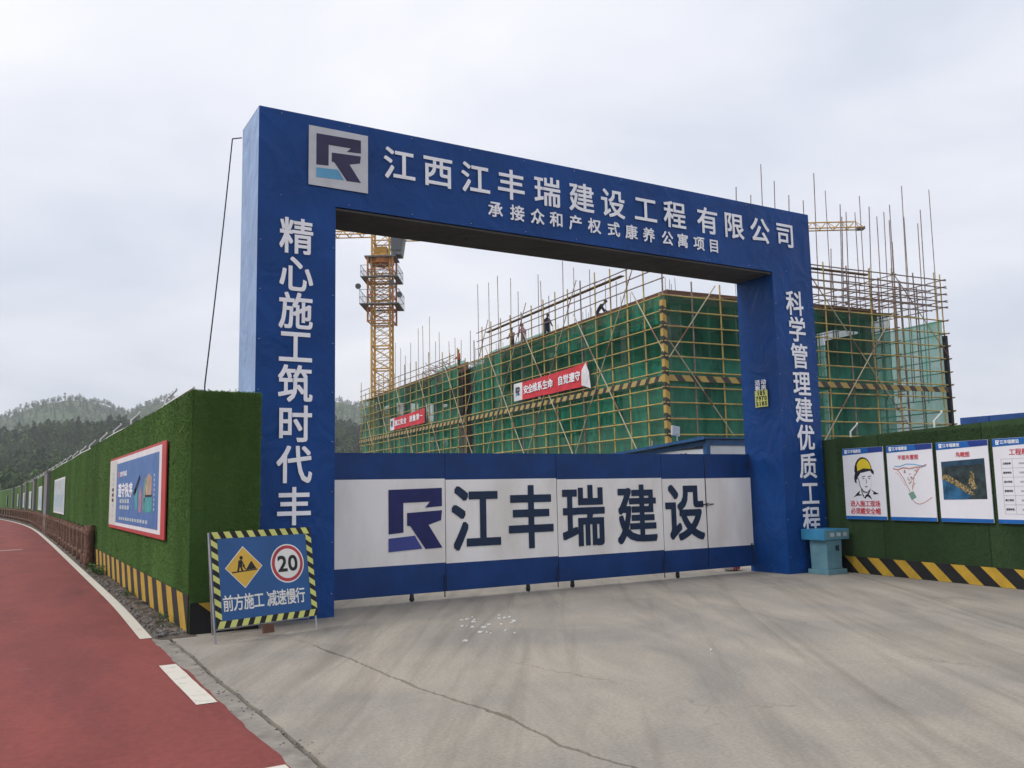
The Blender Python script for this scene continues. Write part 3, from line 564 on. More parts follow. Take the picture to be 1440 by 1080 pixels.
def boards():
    info = ['white safety notice with yellow helmet worker drawing on right wall', 'white notice board with pink site plan on right wall', 'white notice board with dark aerial picture on right wall', 'white notice board with printed table, rightmost on right wall']
    for i in range(4):
        a0 = .20 + i * 1.003; z0, z1 = .95, 2.21; o = thing('notice_board', RF(a0 + .46, z0, .03), info[i], 'notice board', 'notice boards on the right wall')
        F = lambda a, b, c=0, a0=a0: RF(a0 + a, b, .03 + c)
        MB().fbox(F, 0, .925, z0, z1, 0, .02).build('panel', 'board_white', o, .003); MB().fbox(F, .002, .923, z0 + .002, z0 + .06, .02, .023).build('footer', 'board_blue', o)
        MB().poly(F, [(.002, 2.09), (.923, 2.12), (.923, 2.208), (.002, 2.208)], .02, .0225).build('header', 'board_blue', o); MB().poly(F, [(.62, 2.112), (.923, 2.122), (.923, 2.208), (.58, 2.208)], .0225, .0245).build('header_wedge', 'board_navy', o)
        ex = WT; ey = (0, 0, 1); G = lambda a, b, c=0: F(a, b, c)
        logo(G, .06, 2.185, .055, .065, ('print_white', 'print_white'), o, .0245)
        for k, ch in enumerate('江丰瑞建设'): char(ch, F(.16 + k * .062, 2.155, .0245), ex, ey, .062, .062, 'print_white', o, .025)
        def T(s, x, z, sz, m, wgt=.02, st=None):
            n = len(s); st = st or sz
            for k, ch in enumerate(s):
                if ch != ' ': char(ch, F(x + (k - (n - 1) / 2) * st, z, .0225), ex, ey, sz, sz, m, o, wgt)
        def P(pts, m, nme, c=.0225, d=.002): MB().poly(F, pts, c - d, c).build(nme, m, o)
        if i == 0:
            T('进入施工现场', .46, 1.225, .115, 'board_red', .02, .113); T('必须戴安全帽', .46, 1.095, .115, 'board_red', .02, .113)
            import_pts = lambda L: [(x, z) for x, z in L]
            def A(th0, th1, cx, cz, rx, rz, n=10): return [(cx + rx * math.cos(R(th0 + (th1 - th0) * k / n)), cz + rz * math.sin(R(th0 + (th1 - th0) * k / n))) for k in range(n + 1)]
            P(A(0, 180, .46, 1.80, .20, .245) + [(.28, 1.76), (.46, 1.815), (.62, 1.80)], 'ink', 'helmet_outline')
            P(A(4, 150, .475, 1.81, .168, .205) + [(.335, 1.80), (.47, 1.845), (.60, 1.835)], 'helmet_print', 'helmet', .0245)
            P([(.28, 1.80), (.245, 1.68), (.26, 1.60), (.30, 1.585), (.335, 1.70), (.40, 1.765), (.62, 1.80), (.66, 1.75), (.70, 1.73), (.70, 1.79), (.655, 1.84), (.45, 1.84)], 'ink', 'helmet_brim', .0235)
            P([(.34, 1.68), (.40, 1.765), (.62, 1.79), (.645, 1.70), (.63, 1.55), (.58, 1.46), (.52, 1.42), (.44, 1.44), (.37, 1.54), (.335, 1.62)], 'board_white', 'face', .0255)
            P([(.34, 1.68), (.352, 1.68), (.385, 1.535), (.45, 1.447), (.525, 1.43), (.585, 1.467), (.58, 1.455), (.52, 1.415), (.44, 1.425), (.37, 1.53)], 'ink', 'jaw_line', .0265)
            for x in (.43, .56): P([(x, 1.70), (x + .07, 1.715), (x + .075, 1.70), (x, 1.685)], 'ink', 'brow', .0265); P([(x + .005, 1.665), (x + .035, 1.675), (x + .065, 1.665), (x + .035, 1.655)], 'ink', 'eye', .0265)
            P([(.515, 1.66), (.525, 1.66), (.535, 1.585), (.50, 1.575), (.52, 1.59)], 'ink', 'nose', .0265); P([(.475, 1.525), (.51, 1.533), (.56, 1.525), (.515, 1.51)], 'ink', 'mouth', .0265); P([(.30, 1.64), (.32, 1.66), (.335, 1.62), (.325, 1.57), (.305, 1.58)], 'board_white', 'ear', .0265)
            P([(.385, 1.53), (.40, 1.52), (.42, 1.40), (.455, 1.36), (.43, 1.355), (.40, 1.40)], 'ink', 'neck_line'); P([(.60, 1.48), (.615, 1.49), (.54, 1.36), (.47, 1.33), (.49, 1.36)], 'ink', 'collar_line')
            P([(.20, 1.33), (.30, 1.42), (.37, 1.46), (.335, 1.40), (.41, 1.37), (.30, 1.365), (.27, 1.36)], 'ink', 'shoulder'); P([(.615, 1.47), (.70, 1.43), (.78, 1.40), (.70, 1.385), (.65, 1.39), (.67, 1.42)], 'ink', 'shoulder'); P([(.41, 1.365), (.47, 1.31), (.52, 1.36), (.60, 1.34), (.62, 1.30), (.58, 1.375), (.50, 1.39), (.46, 1.34)], 'ink', 'collar')
        if i == 1:
            T('平面布置图', .44, 2.00, .085, 'board_red', .015)
            def curve(pts, m, wd=.012):
                pts = [Vector((x, z)) for x, z in pts]
                for p, q in zip(pts, pts[1:]): n = (q - p).orthogonal().normalized() * wd / 2; P([tuple(p + n), tuple(q + n), tuple(q - n), tuple(p - n)], m, 'plan_line')
            curve([(.12, 1.82), (.22, 1.80), (.34, 1.83), (.46, 1.81), (.58, 1.83), (.70, 1.83), (.80, 1.87)], 'plan_pink', .022); curve([(.15, 1.86), (.25, 1.85), (.4, 1.89), (.55, 1.88), (.65, 1.86), (.78, 1.84)], 'logo_sky', .016)
            curve([(.20, 1.80), (.26, 1.74), (.32, 1.66), (.36, 1.58), (.40, 1.50), (.44, 1.43)], 'plan_pink', .014); curve([(.66, 1.82), (.60, 1.74), (.54, 1.68), (.52, 1.60), (.50, 1.52), (.49, 1.46)], 'plan_pink', .012); curve([(.16, 1.76), (.25, 1.70), (.29, 1.63), (.36, 1.52)], 'plan_pink', .006)
            for k in range(26):
                t = random.random(); x = .46 + (random.random() - .5) * (.30 * t + .08); z = 1.48 + .33 * t; P([(x, z), (x + .028, z + .006), (x + .026, z + .026), (x - .002, z + .02)], random.choice(['plan_pink', 'plan_pink', 'poster_pale', 'skin_print']), 'plan_block')
            P([(.40, 1.40), (.50, 1.44), (.56, 1.34), (.46, 1.29)], 'plan_green', 'plan_block'); curve([(.48, 1.29), (.54, 1.24), (.62, 1.225), (.70, 1.25), (.78, 1.29), (.86, 1.335)], 'plan_pink', .012)
        if i == 2:
            T('鸟瞰图', .48, 2.00, .085, 'board_red', .015)
            m = bpy.data.materials.new('aerial_print'); m.use_nodes = True; t = m.node_tree; b_ = t.nodes['Principled BSDF']; b_.inputs['Roughness'].default_value = .4
            gg = nn(t, 'ShaderNodeNewGeometry'); n1 = nn(t, 'ShaderNodeTexNoise'); n1.inputs['Scale'].default_value = 9; n1.inputs['Detail'].default_value = 8; t.links.new(gg.outputs['Position'], n1.inputs['Vector'])
            r_ = nn(t, 'ShaderNodeValToRGB'); r_.color_ramp.elements[0].position = .35; r_.color_ramp.elements[0].color = (.012, .016, .016, 1); r_.color_ramp.elements[1].position = .7; r_.color_ramp.elements[1].color = (.04, .07, .075, 1); t.links.new(n1.outputs[0], r_.inputs[0]); t.links.new(r_.outputs[0], b_.inputs[0]); MATS['aerial_print'] = m
            mat('aerial_water', (.04, .16, .32), .4, col2=(.012, .05, .10), vs=5); mat('aerial_gold', (.42, .31, .14), .5, col2=(.05, .045, .03), vs=38, thr=(.42, .60)); mat('aerial_sky', (.03, .075, .13), .4, .3, 6)
            P([(.08, 1.30), (.85, 1.31), (.85, 1.93), (.08, 1.90)], 'aerial_print', 'picture'); P([(.08, 1.82), (.85, 1.84), (.85, 1.93), (.08, 1.90)], 'aerial_sky', 'picture_sky', .0245); P([(.08, 1.30), (.50, 1.305), (.60, 1.37), (.40, 1.46), (.22, 1.56), (.08, 1.62)], 'aerial_water', 'picture_water', .0245)
            P([(.08, 1.70), (.20, 1.69), (.38, 1.58), (.56, 1.48), (.66, 1.38), (.58, 1.37), (.44, 1.44), (.26, 1.55), (.08, 1.63)], 'aerial_gold', 'picture_shore', .0265); P([(.55, 1.56), (.60, 1.74), (.66, 1.70), (.66, 1.56), (.70, 1.48), (.62, 1.45)], 'aerial_gold', 'picture_town', .0265)
        if i == 3:
            T('工程概况', .46, 2.00, .10, 'board_red', .015)
            for k in range(7): P([(.12, 1.90 - k * .135), (.84, 1.90 - k * .135), (.84, 1.905 - k * .135), (.12, 1.905 - k * .135)], 'table_line', 'table_rule')
            for x in (.12, .30, .835): P([(x, 1.09), (x + .005, 1.09), (x + .005, 1.905), (x, 1.905)], 'table_line', 'table_rule', .0225)
            for k, s in enumerate(('工程名称', '建设单位', '设计单位', '监理单位', '施工单位', '监督单位')): T(s, .21, 1.835 - k * .135, .034, 'ink', .01)
            for k in range(6): P([(.40, 1.82 - k * .135), (.40 + .2 + .1 * random.random(), 1.82 - k * .135), (.62, 1.845 - k * .135), (.40, 1.845 - k * .135)], 'table_line', 'text_block')
boards()

# ================================================================== ENTRANCE ARCH
AR = thing('entrance_arch', (8.0, 11.7, 0), 'tall blue tarpaulin covered entrance arch with white Chinese lettering', 'arch')
AY = 11.27; AB = 12.19; X0, X1, X2, X3 = 2.76, 3.82, 12.2, 13.26
def arch():
    wrinkle_box('pillar', 'blue_tarp', AR, X0, X1, AY, AB, 0, 5.51, seed=1, skip=('t', 'l'), amp=.009); wrinkle_box('pillar', 'blue_tarp', AR, X2, X3, AY, AB, 0, 5.51, seed=5, skip=('t',), amp=.009)
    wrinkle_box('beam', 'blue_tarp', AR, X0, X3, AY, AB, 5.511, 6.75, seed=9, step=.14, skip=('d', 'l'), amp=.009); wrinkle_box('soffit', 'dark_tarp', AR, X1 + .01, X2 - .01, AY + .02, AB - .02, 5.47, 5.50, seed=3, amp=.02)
    wrinkle_box('side_sheen', 'sheen_tarp', AR, X0 + .0, X0 + .02, AY + .004, AB - .004, .02, 6.745, seed=21, amp=.012)  # pale colour paints in the sky sheen on the arch's left side
    gm = MB()                                   # eyelets along the cloth edges
    for z in np.arange(.3, 5.4, .66):
        for x in (X0 + .04, X1 - .04, X2 + .04, X3 - .04): gm.box(x - .005, x + .005, AY - .016, AY, z - .005, z + .005)
    for x in np.arange(X0 + .3, X3, .95):
        for z in (5.56, 6.70): gm.box(x - .005, x + .005, AY - .016, AY, z - .005, z + .005)
    tag(gm.build('eyelets', 'galvanised', AR), kind='stuff')
    F = frame((0, AY - .014, 0), (1, 0, 0), (0, 0, 1), (0, -1, 0)); ex, ey = (1, 0, 0), (0, 0, 1)
    lp = MB().fbox(F, 3.43, 4.28, 5.765, 6.605, 0, .006).build('logo_panel', 'logo_grey', AR)
    logo(F, 3.535, 6.505, .64, .61, ('logo_dark', 'logo_sky'), lp, .008)
    l1 = [('江', 562, 231), ('西', 616, 241), ('江', 669, 251), ('丰', 719, 260.5), ('瑞', 770, 274), ('建', 818, 280), ('设', 862, 287.5), ('工', 908, 296), ('程', 949, 302), ('有', 995, 310.5), ('限', 1032, 318), ('公', 1068.5, 324.5), ('司', 1104, 331)]
    l2 = [('承', 696.7, 295), ('接', 727.5, 300), ('众', 756, 305), ('和', 782.6, 309.5), ('产', 809.5, 314), ('权', 836, 318), ('式', 863, 322.5), ('康', 888, 326.5), ('养', 912.5, 330.5), ('公', 938.5, 335), ('寓', 960, 338.6), ('项', 983, 343), ('目', 1004, 346.5)]
    for L_, sz, wt in ((l1, .50, .024), (l2, .255, .03)):
        P = [on(px, py, (0, AY - .016, 0), (0, 1, 0)) for _, px, py in L_]; k, b0 = np.polyfit([p.x for p in P], [p.z for p in P], 1)
        for (ch, *_), p in zip(L_, P): char(ch, (p.x, p.y, k * p.x + b0), (1, 0, k), ey, sz * 1.02, sz, 'print_white', AR, wt, .004)
    for ch, px, py in [('精', 417, 324 + 9), ('心', 417, 388), ('施', 416, 439), ('工', 416, 489), ('筑', 414.4, 541), ('时', 413.3, 597), ('代', 413.3, 654), ('丰', 412, 713)]: pass
    for k, ch in enumerate('精心施工筑时代丰'):
        px, py = [(417, 333), (416.5, 386), (415.5, 438), (415, 488), (414.3, 540.5), (413.5, 597), (413, 654), (412.4, 713)][k]; p = on(px, py, (0, AY - .016, 0), (0, 1, 0)); char(ch, (3.275, p.y, p.z), ex, ey, .47, .51, 'print_white', AR, .026, .004)
    for k, ch in enumerate('科学管理建优质工程'):
        px, py = [(1116.5, 427), (1120, 464), (1123.5, 501.5), (1126.5, 540), (1129.5, 577), (1132.5, 616), (1135.5, 655.5), (1138.5, 694), (1140.5, 731)][k]; p = on(px, py, (0, AY - .016, 0), (0, 1, 0)); char(ch, (p.x + .02, p.y, p.z), ex, ey, .47, .49, 'print_white', AR, .026, .004)
    G = frame((X2 - .03, 11.83, 0), (0, -1, 0), (0, 0, 1), (-1, 0, 0))
    st = MB().fbox(G, 0, .31, 3.03, 3.34, 0, .004).build('sticker', 'sign_lime', AR)
    for k, ch in enumerate('活动板房'): char(ch, G(.08 + .15 * (k % 2), 3.49 - .10 * (k // 2), .006), (0, -1, 0), ey, .13, .10, 'print_white', AR, .03)
    for r_, s in enumerate(('185', '7970', '5185')):
        for k, ch in enumerate(s): char(ch, G(.155 + (k - (len(s) - 1) / 2) * .07, 3.29 - r_ * .10, .006), (0, -1, 0), ey, .018 if ch == '1' else .05, .075, 'ink', st, .08, .003, True)
arch()
# stay cable from arch to wall
tc_ = [Vector((2.74, 12.15, 6.62)), Vector((2.62, 12.2, 6.60))]
a, b_ = Vector((2.62, 12.2, 6.60)), on(288, 541, (0, 11.02, 0), (0, 1, 0)); tc_ += [a.lerp(b_, t / 12) + Vector((0, 0, -.10 * math.sin(math.pi * t / 12))) for t in range(1, 13)]
b_ = tc_[-1]; tc_.append(Vector((b_.x, b_.y, 2.86)))
tag(MB().tube(tc_, .009, 5).build('stay_cable', 'cable_black'), 'thin black cable running from arch top to wall corner', 'cable')

# ================================================================== GATE
def gates():
    GY = 12.08; Z0, Z1 = .11, 2.17; edges = [3.85, 5.82, 7.83, 10.03, 12.17]
    labs = ['blue and white sheet metal gate leaf bearing the company logo', 'gate leaf bearing the characters 江丰 beside the logo leaf', 'gate leaf bearing the characters 瑞建', 'rightmost gate leaf with character 设 and small wicket door']
    text = {1: [('江', 669, 730), ('丰', 746, 728.5)], 2: [('瑞', 820, 726.7), ('建', 895, 724.5)], 3: [('设', 962, 721.5)]}
    wheels = {0: [5.27], 1: [7.26], 2: [8.10], 3: [10.32]}
    for i in range(4):
        x0, x1 = edges[i] + .005, edges[i + 1] - .005; o = thing('gate_leaf', ((x0 + x1) / 2, GY, Z0), labs[i], 'gate', 'leaves of the site gate')
        F = frame((0, GY, 0), (1, 0, 0), (0, 0, 1), (0, -1, 0))
        def sheet(nm, m, z0, z1):                # sheet metal with faint oil canning
            nx, nz = 26, 10; V = []; FF = []
            for a in range(nx + 1):
                for b in range(nz + 1):
                    x = x0 + (x1 - x0) * a / nx; z = z0 + (z1 - z0) * b / nz; e = 1 if 0 < a < nx and 0 < b < nz else 0
                    V.append((x, GY - .02 - .004 * e * noise.noise(Vector((x * 2.2, z * 2.0, i * 5))), z))
            for a in range(nx):
                for b in range(nz): k = a * (nz + 1) + b; FF.append((k, k + nz + 1, k + nz + 2, k + 1))
            raw(nm, V, FF, m, o, True)
        zt = 1.785 - i * .018; zb = .535 - i * .016
        sheet('top_band', 'gate_blue', zt, Z1); sheet('white_panel', 'gate_white', zb, zt); sheet('bottom_band', 'gate_blue', Z0, zb)
        fr = MB()
        for (a0, a1, z0, z1) in ((x0, x0 + .04, Z0, Z1), (x1 - .04, x1, Z0, Z1), (x0 + .04, x1 - .04, Z1 - .04, Z1), (x0 + .04, x1 - .04, Z0, Z0 + .04), (x0 + .04, x1 - .04, 1.1, 1.14)): fr.fbox(F, a0, a1, z0, z1, -.04, .0155)
        fr.build('leaf_frame', 'gate_blue', o)
        for zz, hh, mm in ((zt, .012, 'gate_letter'),): pass
        G = lambda a, b, c=0: F(a, b, c + .022)
        if i == 0: logo(G, 4.90, 1.63, .86, .88, ('gate_logo', 'gate_logo_pale'), o, .006)
        for ch, px, py in text.get(i, []):
            p = on(px, py, (0, GY, 0), (0, 1, 0)); char(ch, G(p.x, p.z, .006), (1, 0, 0), (0, 0, 1), .88 if ch != '设' else .92, 1.03, 'gate_letter', o, .034, .004)
        for wx in wheels[i]:
            c = MB(); c.box(wx - .02, wx + .02, GY - .024, GY + .024, .075, Z0); c.box(wx - .022, wx + .022, GY - .026, GY - .020, .03, .09); c.box(wx - .022, wx + .022, GY + .020, GY + .026, .03, .09); cs = c.build('caster', 'steel_dark', o)
            MB().bar((wx, GY - .014, .036), (wx, GY + .014, .036), .036, 14).build('wheel', 'rubber', cs)
        bx = x1 - .03; MB().bar((bx, GY - .045, .03), (bx, GY - .045, .36), .009, 6).build('drop_bolt', 'steel_dark', o)
        if i == 3:
            wd = MB(); 
            for (a0, a1, z0, z1) in ((11.03, 11.042, .17, 2.13),): wd.fbox(F, a0, a1, z0, z1, .018, .030)
            wd.build('wicket_seam', 'steel_dark', o); MB().fbox(F, 10.93, 11.20, 1.255, 1.272, .028, .045).build('latch', 'steel_dark', o); MB().fbox(F, 11.05, 11.09, 1.235, 1.29, .028, .05).build('latch_plate', 'galvanised', o)
            hs = MB()
            for z in (.4, 1.9): hs.bar((12.10, GY - .04, z), (12.10, GY - .04, z + .12), .014, 6)
            hs.build('hinges', 'steel_dark', o)
gates()
bg_ = thing('cloth_bag', (12.0, 12.45, 0), 'small white bag with red print lying beyond the gate by right pillar', 'bag')
def bag():
    bm = bmesh.new(); bmesh.ops.create_icosphere(bm, subdivisions=3, radius=1)
    for v in bm.verts: v.co = Vector((v.co.x * .20, v.co.y * .13, max(-.02, v.co.z * .09 + .06 + .02 * noise.noise(v.co * 2)))) + Vector((11.95, 12.45, .02))
    m_ = MB().add([v.co.copy() for v in bm.verts], [tuple(v.index for v in f.verts) for f in bm.faces]); bm.free(); m_.build('sack', 'poster_white', bg_, smooth=True)
    F = frame((11.95, 12.315, 0), (1, 0, 0), (0, 0, 1), (0, -1, 0)); 
    for k in range(3): MB().poly(F, [(-.08 + k * .06, .03), (-.05 + k * .06, .03), (-.02 + k * .05, .10), (-.05 + k * .05, .10)], 0, .01).build('print_mark', 'poster_red', bg_)
bag()

# ================================================================== ROADWORK SIGN
def road_sign():
    A = Vector((2.06, 10.02, 0)); Bp = Vector((3.345, 10.42, 0)); ex = (Bp - A).normalized(); nrm = Vector((ex.y, -ex.x, 0)); up = (Vector((0, 0, 1)) - nrm * .17).normalized(); en = ex.cross(up)
    o = thing('roadwork_sign', A.lerp(Bp, .5) - nrm * .3, 'blue roadwork sign board with striped border on steel stand', 'sign')
    F = frame(A, ex, up, en); W = (Bp - A).length; b0, b1 = .16, 1.21; a0, a1 = .035, W - .0
    MB().fbox(F, a0, a1, b0, b1, -.012, 0).build('board', 'sign_blue', o, .002)
    t = .075
    def band(pts): MB().poly(F, pts, 0, .002).build('border_band', 'hazard_black', o)
    band([(a0, b1 - t), (a1, b1 - t), (a1, b1), (a0, b1)]); band([(a0, b0), (a1, b0), (a1, b0 + t), (a0, b0 + t)]); band([(a0, b0 + t), (a0 + t, b0 + t), (a0 + t, b1 - t), (a0, b1 - t)]); band([(a1 - t, b0 + t), (a1, b0 + t), (a1, b1 - t), (a1 - t, b1 - t)])
    def st(pts): MB().poly(F, pts, .002, .0035).build('border_stripe', 'sign_lime', o)
    n = 9; p = (a1 - a0) / n
    for k in range(n):
        x = a0 + k * p; st([(x + .01, b1), (x + .085, b1), (x + .125, b1 - t), (x + .05, b1 - t)]); st([(x + .015, b0), (x + .09, b0), (x + .125, b0 + t), (x + .05, b0 + t)])
    n = 7; p = (b1 - b0 - 2 * t) / n
    for k in range(n):
        z = b0 + t + k * p; st([(a0, z + .06), (a0, z + .125), (a0 + t, z + .075), (a0 + t, z + .01)]); st([(a1 - t, z + .06), (a1 - t, z + .125), (a1, z + .075), (a1, z + .01)])
    cx_, cz_, h = .42, .80, .235; di = [(cx_, cz_ - h), (cx_ + h, cz_), (cx_, cz_ + h), (cx_ - h, cz_)]
    MB().poly(F, di, 0, .002).build('warning_diamond', 'sign_white', o); MB().poly(F, [(cx_ + (x - cx_) * .95, cz_ + (y - cz_) * .95) for x, y in di], .002, .004).build('warning_diamond', 'sign_yellow', o)
    Q = lambda pts, nm='digging_figure': MB().poly(F, [(cx_ + x, cz_ + y) for x, y in pts], .004, .0055).build(nm, 'ink', o)
    Q([(-.155, -.045), (.165, -.03), (.165, -.042), (-.155, -.06)], 'ground_line'); Q([(.02, -.035), (.085, .055), (.10, .06), (.155, -.028)], 'heap'); Q([(-.03 + .022 * math.cos(k), .105 + .022 * math.sin(k)) for k in np.linspace(0, 6.0, 10)])
    Q([(-.075, .02), (-.068, .075), (-.03, .085), (-.012, .06), (-.03, .012), (-.06, .01)]); Q([(-.075, .02), (-.05, .015), (-.068, -.045), (-.092, -.048)]); Q([(-.055, .015), (-.03, .012), (-.012, -.04), (-.034, -.043)]); Q([(-.035, .07), (-.015, .06), (.012, .01), (.0, .0), (-.022, .045)]); Q([(-.045, .035), (-.04, .045), (.025, -.02), (.018, -.032)])
    c2 = (.99, .80); ring = lambda r, c0, c1, m, nm: MB().poly(F, [(c2[0] + r * math.cos(k * math.pi / 20), c2[1] + r * math.sin(k * math.pi / 20)) for k in range(40)], c0, c1).build(nm, m, o)
    ring(.225, 0, .002, 'sign_white', 'limit_disc'); ring(.210, .002, .0035, 'sign_red', 'limit_ring'); ring(.172, .0035, .005, 'sign_white', 'limit_disc')
    ev = F(0, 1, 0) - F(0, 0, 0)
    for k, ch in enumerate('20'): char(ch, F(.918 + k * .142, .80, .0065), ex, ev, .118, .175, 'ink', o, .065, .003, True)
    for s, x in (('前方施工', .195), ('减速慢行', .745)):
        for k, ch in enumerate(s): char(ch, F(x + k * .128, .415, .002), ex, ev, .132, .185, 'sign_white', o, .022, .003)
    for x in (a0 - .005, a1 - .01):
        MB().bar(F(x, .0, -.028), F(x, b1, -.028), .012, 6).build('front_leg', 'galvanised', o)
        top = F(x, b1 - .03, -.03); ft = F(x, 0, 0) + Vector((.10, .72, 0)); ft.z = .0; MB().bar(top, ft, .011, 6).build('rear_leg', 'galvanised', o)
    g1 = F(a0, 0, 0) + Vector((.095, .69, 0)); g2 = F(a1, 0, 0) + Vector((.095, .69, 0)); g1.z = g2.z = .05; MB().bar(g1, g2, .010, 6).build('cross_bar', 'galvanised', o)
    MB().fbox(F, .62, .76, .04, .14, -.05, -.02).build('ballast_bracket', 'formwork', o)
road_sign()

# ================================================================== LIGHT BLUE STAND BY THE RIGHT PILLAR
def stand():
    o = thing('pedestal', (12.82, 10.94, 0), 'light blue pedestal with wide top block beside right pillar', 'pedestal')
    MB().box(12.57, 13.06, 10.72, 11.17, 0, .085).build('base', 'box_blue', o, .006)
    MB().hexa([(12.62, 10.77, .085), (12.99, 10.77, .085), (12.99, 11.13, .085), (12.62, 11.13, .085), (12.60, 10.75, .60), (12.99, 10.75, .60), (12.99, 11.13, .60), (12.60, 11.13, .60)]).build('shaft', 'box_blue', o, .006)
    MB().box(12.52, 13.17, 10.72, 11.24, .60, .785).build('top_block', 'box_blue_bright', o, .006)
    MB().box(12.53, 13.16, 10.714, 10.7185, .61, .775).build('label_plate', 'box_blue', o)
    F = frame((12.52, 10.712, 0), (1, 0, 0), (0, 0, 1), (0, -1, 0)); 
    for k in range(3): MB().fbox(F, .14 + k * .17, .24 + k * .17, .66, .725, 0, .003).build('faded_mark', 'poster_pale', o)
    G = frame((12.52, 10.745, 0), (1, 0, 0), (0, 0, 1), (0, -1, 0)); logo(G, .30, .50, .09, .085, ('ink', 'ink'), o, .006)
    MB().fbox(F, .22, .42, .105, .36, -.055, -.047).build('access_panel', 'box_blue', o)
stand()

# ================================================================== LITTER, WEEDS
def litter():
    for i in range(26):
        px, py = (645 + 80 * random.random(), 866 + 26 * random.random()) if i < 23 else [(655, 902), (1000, 915), (690, 892)][i - 23]
        p = gnd(px, py); s = .012 + .026 * random.random() ** 2; n = random.randint(5, 7); a0 = random.random() * 6
        pts = [(p.x + s * (.3 + .9 * random.random()) * math.cos(a0 + 6.28 * k / n) * 1.4, p.y + s * (.6 + .6 * random.random()) * math.sin(a0 + 6.28 * k / n)) for k in range(n)]
        V = [(x, y, .004 + .018 * random.random()) for x, y in pts] + [(p.x, p.y, .022)] + [(x, y, .0015) for x, y in pts]; F_ = [(k, (k + 1) % n, n) for k in range(n)] + [(k, n + 1 + k, n + 1 + (k + 1) % n, (k + 1) % n) for k in range(n)] + [tuple(range(n + 1, 2 * n + 1))[::-1]]
        tag(MB().add(V, F_).build('paper_scrap', 'paper'), 'tiny torn white scrap lying on the concrete before the gate', 'litter', 'white scraps on the apron')
litter()
def weed(x, y, s, label, n=34):
    o = thing('weed', (x, y, .03), label, 'plant', 'weeds on the verge'); st = MB(); lf = MB()
    for i in range(n):
        a = random.random() * 6.28; l = s * (.5 + .6 * random.random()); tilt = .3 + .7 * random.random(); b = Vector((x + random.uniform(-.09, .09), y + random.uniform(-.5, .5), .03)); t = b + Vector((math.cos(a) * l * tilt, math.sin(a) * l * tilt, l * (1.1 - .6 * tilt)))
        st.bar(b, t, .003, 4, .001)
        for k in range(5):
            c = b.lerp(t, .3 + .7 * k / 4); d = Vector((random.gauss(0, 1), random.gauss(0, 1), .3)).normalized() * s * .28; w_ = d.cross(Vector((0, 0, 1))).normalized() * s * .09; lf.add([c, c + d * .5 + w_, c + d, c + d * .5 - w_], [(0, 1, 2, 3)])
    tag(st.build('stems', 'leaf', o), kind='stuff'); tag(lf.build('foliage', 'leaf', o), kind='stuff')
weed(1.80, 20.3, .26, 'low green weed clump at the near end of branch fence', 46); weed(1.84, 15.6, .13, 'small green weed tuft halfway along the hazard striped base', 22); weed(1.86, 11.9, .12, 'small green weed tuft at the turf wall corner', 20)

